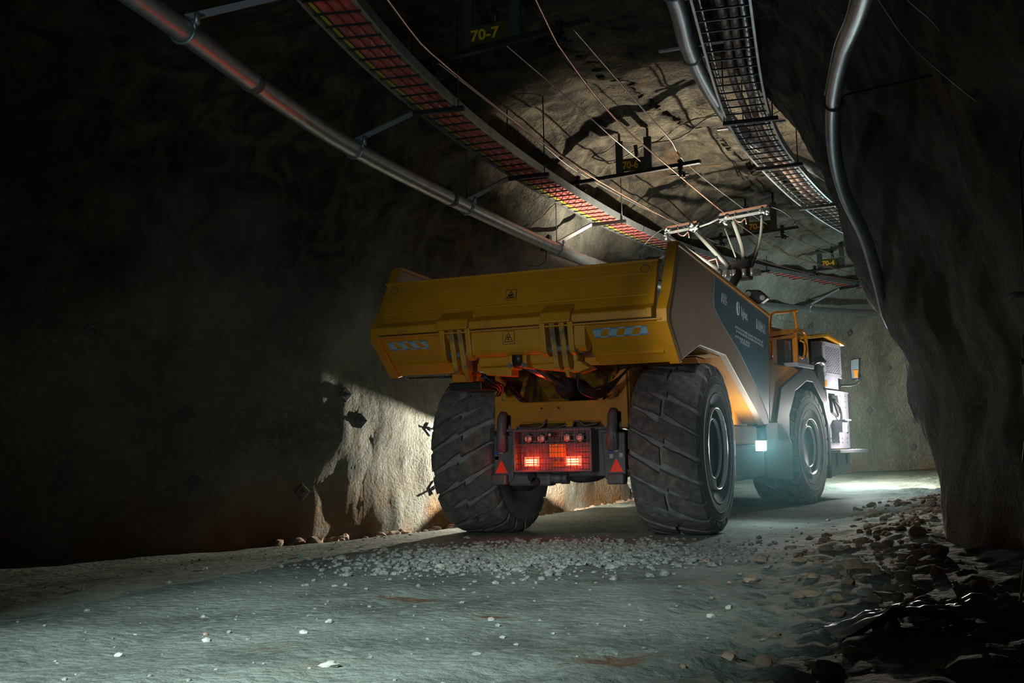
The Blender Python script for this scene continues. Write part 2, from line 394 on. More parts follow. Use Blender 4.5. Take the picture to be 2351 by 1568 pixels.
# lower rear panels
for s, x0, x1, i0, i1 in ((-1, -1.50, -.70, -1.50, -.62), (1, .68, 1.50, .78, 1.50)):
    b = MB()
    P = [(x0, -2.075, 2.14), (x1, -2.075, 2.14), (i1 if s < 0 else 1.5, -1.66, 1.77), (i0 if s > 0 else -1.5, -1.66, 1.77)]
    if s > 0: P = [(x0, -2.075, 2.14), (x1, -2.075, 2.14), (x1, -1.66, 1.77), (i0, -1.66, 1.77)]
    else: P = [(x0, -2.075, 2.14), (x1, -2.075, 2.14), (i1, -1.66, 1.77), (x0, -1.66, 1.77)]
    Q = [(x, y + .10, z + .02) for x, y, z in P]
    b.add(P + Q, [(0, 1, 2, 3), (7, 6, 5, 4), (0, 4, 5, 1), (1, 5, 6, 2), (2, 6, 7, 3), (3, 7, 4, 0)])
    b.build('lower_rear_panel', YEL, body, .008)
    # slope coordinates on the lower panel
    ey = Vector((0, -.415, .37)).normalized(); nrm = Vector((0, -.37, -.415)).normalized()
    cx0 = .80 if s > 0 else -1.44; wd = .68 if s > 0 else .74
    b = MB()
    o_ = Vector((cx0 + wd / 2, -1.66, 1.77)) + ey * .16 + nrm * .012
    b.bar(o_ - Vector((wd / 2, 0, 0)), o_ + Vector((wd / 2, 0, 0)), .035, .03, nrm); b.build('stiffener_strip', YEL, body, .006)
    # reflective tape with rounded cut-outs showing the yellow
    o_ = Vector((0, -1.66, 1.77)) + ey * .375 + nrm * .003
    tx0 = .84 if s > 0 else -1.43; tw = .54 if s > 0 else .46
    b = MB(); h = .12
    for k in range(4):
        a0 = tx0 + tw * (k * .29); a1 = a0 + tw * .15
        sl = -.03 * s
        q = [o_ + Vector((a0 + (sl if 1 else 0), 0, 0)), o_ + Vector((a1 + sl, 0, 0)), o_ + ey * h + Vector((a1 - sl, 0, 0)), o_ + ey * h + Vector((a0 - sl, 0, 0))]
        if k == 0: q[0].x = q[3].x = tx0
        if k == 3: q[1].x = q[2].x = tx0 + tw
        b.add(q, [(0, 1, 2, 3)])
    b.add([o_ + Vector((tx0, 0, 0)), o_ + Vector((tx0 + tw, 0, 0)), o_ + ey * .018 + Vector((tx0 + tw, 0, 0)), o_ + ey * .018 + Vector((tx0, 0, 0))], [(0, 1, 2, 3)])
    b.add([o_ + ey * (h - .018) + Vector((tx0, 0, 0)), o_ + ey * (h - .018) + Vector((tx0 + tw, 0, 0)), o_ + ey * h + Vector((tx0 + tw, 0, 0)), o_ + ey * h + Vector((tx0, 0, 0))], [(0, 1, 2, 3)])
    b.build('reflective_strip', REFL, body)
# seam lip just under the gate
MB().prism([(-2.12, 2.135), (-2.12, 2.15), (-1.9, 2.17), (-1.9, 2.12)], 0, -1.52, 1.55).build('seam_lip', YEL, body, .004)
# rounded centre panel
pr = [(-2.07, 2.14)] + [(-1.97 + .10 * cos(a), 1.99 + .10 * sin(a)) for a in [pi * (1 + i / 8) * 1.0 for i in range(0, 9)]] + [(-1.87, 2.14)]
MB().prism(pr, 0, -.47, .36).build('rounded_centre_panel', YEL, body, .004)
MB().prism(pr, 0, .62, .78).build('rounded_centre_panel', YEL, body, .004)
# side livery (blue panel with lettering)
bl = [(0.02, 2.835), (3.09, 2.70), (2.79, 1.27), (2.62, 1.42), (.22, 2.33), (-.16, 2.50), (-.04, 2.70)]
bluepoly = [(0.0, 2.825), (3.10, 2.685), (2.80, 1.28), (2.70, 1.38), (2.1, 1.68), (1.1, 2.08), (.25, 2.33), (-.10, 2.48), (-.10, 2.56)]
livery = MB().prism(bluepoly, 0, 1.579, 1.584).build('blue_side_panel', BLUE, body)
EXs, EYs = (0, 1, 0), (0, 0, 1)
text_mesh('lettering', 'ABB', .16, basis((0, 1, -.05), (0, 0, 1), (1.586, .27, 2.58)), WHT, livery, bold=.006, sx=.95)
text_mesh('lettering', 'Epiroc', .17, basis((0, 1, -.05), (0, 0, 1), (1.586, 1.32, 2.53)), WHT, livery, bold=.003, sx=.80)
b = MB(); b.tube([Vector((1.587, 1.12 + .055 * cos(t), 2.60 + .075 * sin(t))) for t in [i * pi / 8 for i in range(17)]], .012, 6); b.build('logo_ring', WHT, livery)
text_mesh('lettering', 'BOLIDEN', .17, basis((0, 1, -.05), (0, 0, 1), (1.586, 2.22, 2.47)), WHT, livery, bold=.008, sx=.85)
b = MB(); random.seed(3)
for (z0, y0, y1) in ((2.345, .95, 2.6), (2.30, 1.0, 2.6), (2.235, .95, 1.75), (2.19, 1.2, 1.75)):
    y = y0
    while y < y1:
        l = random.uniform(.03, .12); zz = z0 - .05 * (y - y0) / 1.6
        b.box(1.584, 1.587, y, min(y + l, y1), zz, zz + .028); y += l + .03
b.build('small_print_line', WHT, livery)

# ---- tail gate
gate = empty('tailgate', parent=truck)
gp = [(-1.74, 2.76), (-1.83, 2.745), (-1.95, 2.42), (-2.02, 2.30), (-2.105, 2.245), (-2.10, 2.165), (-1.92, 2.18), (-1.84, 2.35), (-1.70, 2.72)]
gpanel = MB().prism(gp, 0, -1.545, 1.44).build('gate_panel', YEL, gate, .012)
MB().prism([(-1.72, 2.775), (-1.86, 2.755), (-1.85, 2.725), (-1.72, 2.73)], 0, -1.55, 1.47).build('top_lip', YEL, gate, .008)
MB().prism([(-1.80, 2.74), (-1.88, 2.72), (-2.06, 2.30), (-2.15, 2.25), (-2.15, 2.16), (-2.0, 2.17)], 0, 1.42, 1.47).build('gate_end_flange', YEL, gate, .006)
# weld seams
b = MB()
for zz, yy in ((2.62, -1.878), (2.40, -1.966)): b.bar((-1.54, yy, zz), (1.42, yy, zz), .006, .008)
b.build('weld_seam', YEL, gate)
# lifting eyes
for X in (-1.43, 1.34):
    b = MB(); b.lathe([(0, -.004), (.035, -.004), (.045, 0), (.045, .01)], (0, 0, 0), 'z', 16, False)
    b.xf(basis((1, 0, 0), (0, .35, .94), (X, -1.862, 2.665))); b.build('plug', GREY, gate)
# bumps where the hinges start
for x0, x1 in ((-.80, -.44), (.34, .66)):
    MB().prism([(-1.98, 2.37), (-2.14, 2.27), (-2.17, 2.17), (-1.98, 2.17)], 0, x0, x1).build('hinge_cover', YEL, gate, .015)
def decal(parent, name, loc, ex, ey, s, tri=True, kind=0):
    M = basis(ex, ey, loc)
    plate = MB(); plate.box(-s / 2, s / 2, -s / 2, s / 2, 0, .002); plate.xf(M); p = plate.build(name, YEL, parent)
    b = MB()
    def line(a, c, w_=.006): b.bar(M @ Vector((a[0] * s, a[1] * s, .003)), M @ Vector((c[0] * s, c[1] * s, .003)), w_, .002, M.to_3x3() @ Vector((0, 0, 1)))
    for a, c in (((-.5, -.5), (.5, -.5)), ((.5, -.5), (.5, .5)), ((.5, .5), (-.5, .5)), ((-.5, .5), (-.5, -.5))): line(a, c, .004)
    for a, c in (((-.36, -.32), (.36, -.32)), ((.36, -.32), (0, .36)), ((0, .36), (-.36, -.32))): line(a, c, .007)
    if kind == 0:
        for a, c in (((-.2, -.12), (.18, -.02)), ((-.12, -.08), (.14, .06)), ((-.1, -.24), (.05, -.2)), ((.1, -.22), (.2, -.22))): line(a, c, .012)
    else:
        for a, c in (((-.12, .05), (.12, .05)), ((.04, .05), (-.02, -.1)), ((-.02, -.1), (.1, -.24)), ((-.02, -.1), (-.12, -.18)), ((-.1, -.02), (0, .04))): line(a, c, .008)
    b.build('warning_symbol', DRK, p)
decal(gate, 'warning_decal', (-.05, -1.925, 2.51), (1, 0, 0), (0, .34, .94), .115, kind=0)
decal(body, 'warning_decal', (-.02, -2.074, 2.06), (1, 0, 0), (0, 0, 1), .125, kind=1)
# hinge brackets: lugs with rounded ends
def lug(x0, x1, y0, z0, y1, z1, w_, m=YEL):
    d = Vector((y1 - y0, z1 - z0)).normalized(); n = Vector((-d.y, d.x)); P = []
    P += [(y0 - n.x * w_, z0 - n.y * w_), (y0 + n.x * w_, z0 + n.y * w_)]
    a0 = atan2(n.y, n.x)
    for i in range(9): a = a0 - pi * i / 8; P.append((y1 + w_ * cos(a), z1 + w_ * sin(a)))
    return MB().prism(P, 0, x0, x1).build('hinge_lug', m, gate, .006)
for cx in (-.60, .50):
    for k, dx in enumerate((-.145, -.05, .05, .145)):
        inner = k in (1, 2)
        lug(cx + dx - .028, cx + dx + .028, -2.04, 2.19, -1.93 if inner else -2.0, 1.80 if inner else 1.95, .075 if inner else .09, YELD if inner else YEL)
    b = MB(); b.cyl((cx - .19, -2.0, 1.93), (cx + .19, -2.0, 1.93), .035); b.build('hinge_pin', GREY, gate)
    lug(cx - .02, cx + .02, -1.90, 1.98, -1.78, 1.72, .06, YELD)

# ---- rear cross tube with cylinder clevis
rf = empty('rear_frame', parent=truck)
b = MB(); b.box(-.47, .62, -1.86, -1.66, 1.80, 1.93); b.build('cross_tube', YEL, rf, .03)
MB().prism([(.10, 1.80), (.62, 1.82), (.74, 1.74), (.60, 1.70), (.15, 1.76)], 1, -1.84, -1.6).build('lower_rib', YEL, rf, .01)
MB().prism([(-.47, 1.80), (-.12, 1.80), (-.12, 1.70), (-.40, 1.72)], 1, -1.80, -1.6).build('lower_rib', YEL, rf, .01)
b = MB(); b.box(-.075, -.03, -1.97, -1.72, 1.76, 1.95); b.box(.075, .12, -1.97, -1.72, 1.76, 1.95); b.build('clevis', YEL, rf, .01)
b = MB(); b.cyl((-.03, -1.9, 1.86), (.075, -1.9, 1.86), .085); b.build('rod_eye', BLKS, rf)
b = MB()
for x in (-.052, .097):
    for z in (1.79, 1.92): b.cyl((x, -2.0, z), (x, -1.9, z), .022, 8)
b.build('clevis_bolt', GREY, rf)
cyl_ = empty('hoist_cylinder', parent=truck)
p0 = Vector((.02, -1.84, 1.83)); p1 = Vector((.10, -.85, 1.62)); p2 = Vector((.30, .35, 1.33))
b = MB(); b.cyl(p0, p1, .045); b.build('piston_rod', CHR, cyl_)
b = MB(); b.tube([p1 + (p0 - p1) * .08, p1, p1 + (p2 - p1) * .04, p1 + (p2 - p1) * .05, p2], .1, 20, rs=[.095, .11, .12, .105, .105]); b.build('barrel', BLKS, cyl_)
b = MB(); b.bar(p1 + Vector((0, 0, .10)), p2 + Vector((0, 0, .10)), .03, .02); b.build('oil_line', GREY, cyl_)

# ---- chassis bracket across the back
ch = empty('rear_chassis', parent=truck)
lowp = [(-.78, 1.17), (-.70, 1.17), (-.70, 1.34), (-.585, 1.34), (-.585, 1.17), (-.51, 1.17), (-.46, 1.25)]
upp = [(-.44, 1.475), (-.70, 1.78), (-.77, 1.80)]
poly = lowp + [(-x, z) for x, z in reversed(lowp)] + [(-x, z) for x, z in reversed(upp)] + upp
MB().prism(poly, 1, -.80, -.66).build('cross_member', YEL, ch, .012)
MB().prism([(-.80, 1.25), (-.80, 1.24), (-.60, 1.17), (-.60, 1.26)], 0, -.46, .46).build('bevelled_underside', YELD, ch)
for s in (1, -1):
    MB().prism([(-.72, 1.17), (-.72, 1.80), (-.3, 1.86), (1.9, 1.4), (1.9, .98), (.3, 1.0)], 0, s * .70, s * .78).build('frame_rail', YEL, ch, .01)
    MB().prism([(-.66, 1.50), (-.4, 1.85), (1.0, 1.7), (1.0, 1.2), (-.66, 1.2)], 0, s * .50, s * .55).build('inner_gusset', YELD, ch)
    b = MB(); b.box(s * .655 - .03, s * .655 + .03, -.815, -.79, 1.50, 1.62); b.build('bracket_pocket', YELD, ch, .01)
b = MB(); b.box(-.22, .02, -.812, -.80, 1.375, 1.43); n_ = b.build('name_plate', YEL, ch, .002)
b = MB()
for x in (-.20, 0.0): b.cyl((x, -.83, 1.4025), (x, -.81, 1.4025), .011, 8)
b.build('bolt', DRK, ch)
# sloped back wall above the axle

for s in (1, -1):
    b = MB(); b.tube([(s * .64, -.86, 1.36), (s * .64, -.90, 1.30), (s * .64, -.92, 1.15), (s * .64, -.95, .95)], .05, 12, rs=[.04, .055, .055, .05]); b.build('swing_link', GREY, ch)
    b = MB(); b.cyl((s * .83, -.76, 1.20), (s * .48, -.76, 1.20), .04); b.build('link_pin', GREY, ch)
    b = MB(); b.box(s * .64 - .06, s * .64 + .06, -.97, -.85, .93, 1.14); b.build('link_foot', GREY, ch, .03)
# ---- axle and lamp box
axle = empty('rear_axle', parent=truck)
b = MB(); b.tube([(-.85, 0, .935), (-.5, 0, .935), (-.3, 0, .935), (0, 0, .935), (.3, 0, .935), (.5, 0, .935), (.85, 0, .935)], .2, 20, rs=[.30, .22, .28, .36, .28, .22, .30]); b.build('axle_housing', GREY, axle)
b = MB(); b.lathe([(.001, -.30), (.20, -.27), (.30, -.16), (.34, 0), (.34, .3)], (.14, -.55, .92), 'y', 28); b.build('differential_cover', GREY, axle)
for s in (1, -1):
    b = MB(); b.lathe([(.46, 0), (.46, .14), (.40, .18), (.25, .20)], (s * .80 - .09, 0, .935), 'x', 32); b.build('brake_drum', GREY, axle)
    sp = [(s * .50, 1.12), (s * .76, 1.12), (s * .76, .60), (s * .60, .57), (s * .53, .64)]
    o_ = MB().prism(sp, 1, -.88, -.80).build('side_bracket', GREY, axle, .015)
    b = MB(); b.box(min(s * .58, s * .76), max(s * .58, s * .76), -.96, -.80, .575, .69); b.build('bracket_foot', GREY, axle, .02)
    tx = s * .665
    MB().prism([(tx - .075, .705), (tx + .075, .705), (tx, .85)], 1, -.888, -.884).build('reflector_triangle', REDT, axle)
    for k, (dx, dz, m_) in enumerate(((-.06, .93, BST), (.0, .94, WST), (-.055, .87, WST), (.055, .88, WST) if s > 0 else (-.055, .872, WST))):
        b = MB(); b.box(tx + dx - .02, tx + dx + .02, -.887, -.883, dz - .022, dz + .022); b.build('sticker', m_, axle)
b = MB(); b.box(-.62, .62, -.78, -.66, .66, 1.16); b.build('back_plate', GREY, axle, .01)
b = MB(); b.box(-.60, -.10, -.86, -.66, .56, .70); b.build('bumper_block', GREY, axle, .03)
b = MB(); b.cyl((-.15, -.80, .64), (.05, -.80, .64), .055); b.cyl((.02, -.80, .64), (.09, -.80, .64), .07, 6); b.build('tow_pin', GREY, axle)
b = MB()
b.box(-.33, -.31, -.86, -.80, .58, .66); b.cyl((-.30, -.90, .66), (-.30, -.86, .66), .05); b.cyl((-.26, -.9, .61), (-.26, -.86, .61), .045); b.build('hydraulic_coupling', BLKS, axle)
b = MB(); b.box(-.60, .60, -.90, -.70, 1.155, 1.185); b.build('top_shelf', GREY, axle, .006)
guard = empty('lamp_guard', parent=truck)
gx0, gx1, gy = -.43, .41, -1.02
b = MB()
for i in range(13):
    x = gx0 + (gx1 - gx0) * i / 12; b.cyl((x, gy, .74), (x, gy, 1.155), .0045, 6)
for z in (.74, .80, .86, .92, .98, 1.045, 1.10, 1.155): b.cyl((gx0, gy, z), (gx1, gy, z), .0045, 6)
b.build('wire_mesh', GREY, guard)
b = MB(); b.box(gx0 - .03, gx1 + .03, gy - .015, -.78, 1.15, 1.172); b.box(gx0 - .03, gx1 + .03, gy - .01, -.78, .715, .735)
b.box(gx0 - .03, gx0 - .015, gy, -.78, .73, 1.155); b.box(gx1 + .015, gx1 + .03, gy, -.78, .73, 1.155); b.build('guard_frame', GREY, guard, .004)
lb = empty('lamp_box', parent=truck)
b = MB(); b.box(-.42, .40, -.86, -.78, .73, 1.15); b.build('box_back', GREY, lb)
b = MB(); b.box(-.09, .09, -.885, -.86, .87, 1.01); b.build('amber_plate', AMB, lb)
for x in (-.32, -.17, .13, .28):
    o_ = empty('work_lamp', parent=lb)
    b = MB(); b.lathe([(.001, -.012), (.03, -.010), (.042, 0)], (x, -.93, 1.075), 'y', 20); b.build('lens', LENS, lb)
    bpy.data.objects.remove(o_)
    b = MB(); b.lathe([(.045, -.004), (.05, .0), (.05, .07), (.001, .07)], (x, -.93, 1.075), 'y', 20, False); b.build('lamp_housing', BLKS, lb)
b = MB(); b.box(-.44, -.02, -.92, -.86, 1.005, 1.018); b.box(.02, .40, -.92, -.86, 1.005, 1.018); b.build('lamp_shelf', GREY, lb)
for x in (-.28, .20):
    tl = MB(); tl.box(x - .085, x + .085, -.945, -.90, .775, .875); tlo = tl.build('tail_lamp', REDL, lb, .01)
    b = MB()
    for i in range(6):
        for j in range(3): b.cyl((x - .052 + i * .021, -.950, .795 + j * .024), (x - .052 + i * .021, -.944, .795 + j * .024), .006, 8)
    b.build('light_points', LED, tlo)
b = MB(); b.box(-.045, .045, -1.06, -1.03, 1.085, 1.135); o_ = b.build('camera_box', BLKS, lb, .005)
MB().lathe([(.001, -.004), (.014, -.004), (.016, 0)], (-.015, -1.062, 1.11), 'y', 12).build('camera_lens', LENS, o_)
b = MB()
for i in range(4): b.cyl((-.04 + i * .035, -.90, .86), (-.04 + i * .035, -.87, .86), .007, 8)
b.build('indicator', LENS, lb)
b = MB(); b.box(-.08, .08, -.88, -.86, .765, .83); b.build('valve_plate', YELD, lb)
# ---- hoses
def hose(name, pts, r=.012, m=BLK, parent=truck, step=.05):
    return MB().tube(curve(pts, step), r, 8).build(name, m, parent)
random.seed(11)
for k in range(5):
    j = lambda s_=.03: random.uniform(-s_, s_)
    hose('hydraulic_hose', [(-.46 + j(), -1.78, 1.74 + j()), (-.40 + j(), -1.72, 1.66 + j()), (-.34 + j(), -1.6, 1.60 + j()), (-.42 + j(), -1.45, 1.54 + j()), (-.55 + j(), -1.1, 1.60 + j()), (-.62, -.75, 1.68 + j())])
for k in range(4):
    d = .025 * k
    hose('hydraulic_hose', [(.56 + d * .3, -1.7, 1.74), (.55, -1.66, 1.62 - d), (.62 + d, -1.55, 1.55 - d * 1.2), (.78, -1.4, 1.60 - d), (.86, -1.2, 1.70), (.85, -.9, 1.80)])
hose('hydraulic_hose', [(-.70, -1.1, 1.80), (-.72, -1.05, 1.66), (-.62, -.95, 1.62), (-.50, -.9, 1.66)], .014)
hose('hydraulic_hose', [(-.60, -.85, 1.68), (-.55, -.84, 1.62), (-.46, -.84, 1.52), (-.43, -.84, 1.49)], .016)
hose('hydraulic_hose', [(.60, -.95, 1.72), (.58, -.9, 1.62), (.50, -.86, 1.52), (.44, -.7, 1.56), (.40, -.6, 1.50), (.45, -.7, 1.46), (.55, -.85, 1.50)], .014)
hose('wiring_loom', [(-.48, -.86, 1.20), (-.35, -.88, 1.19), (-.24, -.9, 1.185), (-.16, -.9, 1.21), (-.14, -.84, 1.27)], .013, GREY)
hose('wiring_loom', [(.18, -.86, 1.20), (.20, -.88, 1.25), (.26, -.88, 1.25), (.32, -.88, 1.20), (.46, -.86, 1.22)], .010, GREY)
hose('wiring_loom', [(-.1, -.86, 1.20), (.02, -.88, 1.195), (.12, -.88, 1.215)], .008, GREY)
b = MB(); b.box(.10, .18, -.88, -.82, 1.19, 1.255); b.build('valve_block', YEL, truck, .006)
b = MB(); b.cyl((-.95, -1.46, 1.75), (-1.5, -1.45, 1.76), .012); b.cyl((-.70, -1.46, 1.75), (-.96, -1.46, 1.75), .035); b.build('grease_cylinder', BLKS, truck)
b = MB(); b.box(-.93, -.62, -1.55, -1.35, 1.68, 1.78); b.build('stop_block', YEL, truck, .02)
MB().box(-.98, -.60, -1.5, -1.0, 1.60, 1.68).build('rubber_pad', BLK, truck, .01)

# ---- wheels
def make_wheel(parent, x, y, side, zc=.93):
    """side=+1: outer face towards +x"""
    wh = empty('wheel', parent=parent)
    c = (x, y, zc); s = side
    tr = MB()
    prof = [(.44, -.30), (.50, -.345), (.62, -.385), (.72, -.392), (.82, -.375), (.865, -.355), (.885, -.30), (.893, -.15), (.895, 0), (.893, .15), (.885, .30), (.865, .355), (.82, .375), (.72, .392), (.62, .385), (.50, .345), (.44, .30)]
    tr.lathe(prof[4:13], c, 'x', 96); t = tr.build('tread_base', TYD, wh)
    sw = MB(); sw.lathe([(r, o * s) for r, o in prof[12:]], c, 'x', 96)
    sw.lathe([(r, o * s) for r, o in prof[:5]], c, 'x', 96)
    for rr, oo in ((.70, .397), (.60, .388), (.79, .388)):
        sw.lathe([(rr - .008, oo * s - .006 * s), (rr - .004, oo * s), (rr + .004, oo * s), (rr + .008, oo * s - .006 * s)], c, 'x', 96)
    # raised moulding blocks on the outer sidewall
    for k in range(26):
        a = 2 * pi * k / 26; 
        for da, r0_, r1_ in ((0, .80, .855),):
            P = []
            for rr, oo in ((r0_, .376), (r1_, .358)):
                for aa in (a - .05, a + .05):
                    P.append((c[0] + s * oo, c[1] + rr * cos(aa), c[2] + rr * sin(aa)))
            Q = [(p[0] + s * .012, p[1], p[2]) for p in P]
            sw.add(P + Q, [(4, 5, 7, 6), (0, 1, 5, 4), (1, 3, 7, 5), (3, 2, 6, 7), (2, 0, 4, 6)])
    sw.build('sidewall', TYS, wh)
    lg = MB(); N_ = 22
    for sd in (1, -1):
        for k in range(N_):
            a0 = 2 * pi * (k + (.5 if sd < 0 else 0)) / N_ + random.uniform(-.012, .012)
            wdt = .222 + random.uniform(-.02, .015)
            xs = [(.385, .84), (.365, .905), (.30, .935), (.20, .942), (.10, .945), (-.03 if k % 2 else .02, .945)]
            P = []
            for (xo, ro) in xs:
                sk = (.385 - xo) * .62 * (sd * s) * -1
                tap = 1 if xo > .1 else .82
                for aa, rr in ((a0 + sk - wdt / 2 * tap - .012, ro - .055), (a0 + sk - wdt / 2 * tap, ro - random.uniform(0, .004)), (a0 + sk, ro + .001), (a0 + sk + wdt / 2 * tap, ro - random.uniform(0, .004)), (a0 + sk + wdt / 2 * tap + .012, ro - .055)):
                    P.append((c[0] + sd * xo, c[1] + rr * cos(aa), c[2] + rr * sin(aa)))
            F = []
            m_ = len(xs)
            for i in range(m_ - 1):
                for j in range(4): F.append((i * 5 + j, i * 5 + j + 1, (i + 1) * 5 + j + 1, (i + 1) * 5 + j))
            F.append((4, 3, 2, 1, 0)); e = (m_ - 1) * 5; F.append((e, e + 1, e + 2, e + 3, e + 4))
            lg.add(P, F)
    lg.build('tread_lugs', TYR, wh)
    rm = MB(); rm.lathe([(.437, .34 * s), (.43, .31 * s), (.34, .30 * s), (.335, .30 * s)], c, 'x', 64)
    hb_ = MB(); hb_.lathe([(.318, .31 * s), (.31, .285 * s), (.001, .28 * s)], c, 'x', 64); hb_.build('hub', RIM, wh)
    hb_ = MB(); hb_.lathe([(.44, -.28 * s), (.36, -.2 * s), (.001, -.18 * s)], c, 'x', 48); hb_.build('rim_back', RIM, wh)
    rm.build('rim', RIM, wh)
    rg = MB(); rg.lathe([(.456, .29 * s), (.448, .385 * s), (.441, .385 * s), (.435, .26 * s)], c, 'x', 96)
    rg.lathe([(.337, .28 * s), (.333, .34 * s), (.322, .34 * s), (.318, .28 * s)], c, 'x', 96)
    rg.build('rim_ring', RIML, wh)
    lk = MB()
    for a in (radians(98), radians(-82)):
        P = [(c[0] + s * .295, c[1] + r_ * cos(a + d), c[2] + r_ * sin(a + d)) for r_, d in ((.34, -.08), (.34, .08), (.42, .10), (.42, -.16))]
        Q = [(p[0] + s * .03, p[1], p[2]) for p in P]
        lk.add(P + Q, [(0, 1, 2, 3), (4, 5, 6, 7), (0, 1, 5, 4), (1, 2, 6, 5), (2, 3, 7, 6), (3, 0, 4, 7)])
    lk.build('rim_lock', RIML, wh)
    return wh
make_wheel(truck, 1.165, 0, 1); make_wheel(truck, -1.165, 0, -1)

# ---- front unit
fu = empty('front_unit_pivot')
bpy.data.objects.remove(fu)
FM = Matrix.Translation(F0) @ Matrix.Rotation(TH, 4, 'Z')
def fpart(b, name, m, parent=truck, bevel=0): b.xf(FM); return b.build(name, m, parent, bevel)
for sd in (1, -1):
    wh = make_wheel(truck, sd * 1.12, -.2, sd, .925)
    for o in wh.children: o.data.transform(FM)
fr = empty('front_unit', parent=truck)
fpart(MB().box(-1.12, .70, -1.6, 3.3, .65, 2.0), 'front_hull', YELD, fr, .05)
fpart(MB().box(-.45, .45, -3.6, -1.5, .55, 1.15), 'articulation_joint', GREY, fr, .05)
b = MB(); b.prism([(-2.3, .98), (-2.3, 1.22), (-1.9, 1.25), (-1.9, .98)], 0, -1.0, 1.42); fpart(b, 'cross_beam', ORG, fr, .01)
MB().box(.80, 1.25, .9, 3.6, .97, 1.225).build('orange_chassis_rail', SIDEO, truck, .02)
b = MB(); b.prism([(-2.3, .48), (-1.15, .43), (-1.15, 1.0), (-1.6, 1.30), (-2.3, 1.30)], 0, 1.30, 1.50); fpart(b, 'fuel_tank_box', DGREY, fr, .02)
MB().box(.70, 1.25, 1.2, 4.1, .50, .955).build('step_tank', MATG, truck, .04)
b = MB(); b.prism([(-2.06, 1.25), (-1.98, 2.18), (-.78, 2.18), (-.50, 2.14), (-1.30, 1.85), (-1.72, 1.3)], 0, .9, 1.46); fpart(b, 'orange_side_body', ORG, fr, .015)
b = MB(); b.prism([(-2.05, 1.28), (-1.98, 2.20), (-1.82, 2.24), (-1.72, 2.2), (-1.80, 1.28)], 0, 1.44, 1.475); fpart(b, 'corner_post_cover', YEL, fr, .008)
# fender: arch band
outer = [(-1.82, 1.0), (-1.80, 1.33), (-1.55, 1.83), (-.42, 2.19), (.10, 2.17), (.68, 1.82), (.86, 1.36), (.82, .39)]
inner = [(-1.26, 1.0), (-1.22, 1.42), (-.88, 1.80), (-.30, 1.98), (.02, 1.97), (.50, 1.66), (.72, 1.3), (.70, .39)]
b = MB(); b.prism(outer + inner[::-1], 0, 1.10, 1.50); fpart(b, 'fender', DGREY, fr, .012)
b = MB(); b.prism([(-1.82, 1.0), (-1.80, 1.33), (-1.55, 1.83), (-.42, 2.19), (.10, 2.17), (.68, 1.82), (.86, 1.36), (.82, .39)], 0, .66, .74); fpart(b, 'wheel_arch_liner', DGREY, fr)
b = MB(); b.box(1.0, 1.52, -.78, .06, 2.19, 2.26); fpart(b, 'fender_step', SILV, fr, .01)
# rollover frame and handrail
yl = lambda b, n='handrail': fpart(b, n, ORG, fr)
X = 1.44
yl(MB().tube(curve([(X, -1.76, 2.28), (X, -1.76, 2.80), (X, -1.71, 2.93), (X, -1.58, 2.97), (X, -.95, 3.05), (X, -.56, 3.11), (X, -.45, 3.12)], .1), .022, 10))
yl(MB().tube(curve([(X, -.60, 3.10), (X, -.54, 2.95), (X, -.50, 2.80)], .1), .022, 10))
yl(MB().bar((X, -2.0, 2.60), (X, -.52, 2.79), .05, .07), 'rollover_beam')
yl(MB().bar((X, -2.0, 2.52), (X, -.60, 2.70), .05, .04), 'rollover_beam')
yl(MB().bar((X, -.62, 2.75), (X, -.62, 2.24), .06, .07, (1, 0, 0)), 'rollover_post')
b = MB(); b.tube(curve([(X, -.55, 2.80), (X, -.2, 2.80), (X, -.08, 2.72), (X, -.05, 2.55), (X, -.04, 2.24)], .08), .03, 8); yl(b, 'rollover_post')
b = MB(); b.tube(curve([(X + .05, -.50, 2.62), (X + .06, -.36, 2.60), (X + .06, -.33, 2.48), (X + .05, -.40, 2.36), (X + .05, -.55, 2.34)], .08), .018, 8); yl(b, 'grab_handle')
fpart(MB().box(1.40, 1.46, -.56, -.06, 2.26, 2.38), 'toe_board', SILV, fr, .004)
# cab behind the rail
fpart(MB().box(.2, 1.26, -1.6, -.15, 2.0, 2.72), 'cab', BLKS, fr, .03)
fpart(MB().box(.95, 1.272, -1.615, -1.40, 2.22, 2.66), 'rear_window', GLS, fr)
fpart(MB().box(1.262, 1.275, -1.35, -.35, 2.24, 2.64), 'side_window', GLS, fr)
fpart(MB().box(.2, 1.40, -1.75, -.1, 2.72, 2.77), 'cab_roof', YEL, fr, .02)
# roof canopy above the grille cabinet
b = MB(); b.prism([(-.02, 2.74), (.95, 2.86), (1.95, 2.76), (1.95, 2.71), (.95, 2.80), (-.02, 2.69)], 0, .85, 1.50); fpart(b, 'canopy_roof', YEL, fr, .008)
cab = empty('ventilation_cabinet', parent=truck)
fpart(MB().box(.70, 1.42, .55, 1.85, 1.92, 2.70), 'cabinet_core', BLKS, cab)
def slots(b, x, y0, y1, z0, z1, rows, cols, axis=0, fill=.55):
    """perforated sheet: bars between staggered slots"""
    dz = (z1 - z0) / rows; dy = (y1 - y0) / cols
    for r in range(rows + 1):
        z = z0 + r * dz
        if axis == 0: b.box(x, x + .012, y0, y1, z - dz * (1 - fill) / 2, z + dz * (1 - fill) / 2)
        else: b.box(y0, y1, x - .012, x, z - dz * (1 - fill) / 2, z + dz * (1 - fill) / 2)
    for r in range(rows):
        for k in range(cols + 1):
            y = y0 + (k + (.5 if r % 2 else 0)) * dy
            if y > y1: continue
            z = z0 + r * dz
            wv = dy * .12
            if axis == 0: b.box(x, x + .012, y - wv, y + wv, z, z + dz)
            else: b.box(y - wv, y + wv, x - .012, x, z, z + dz)
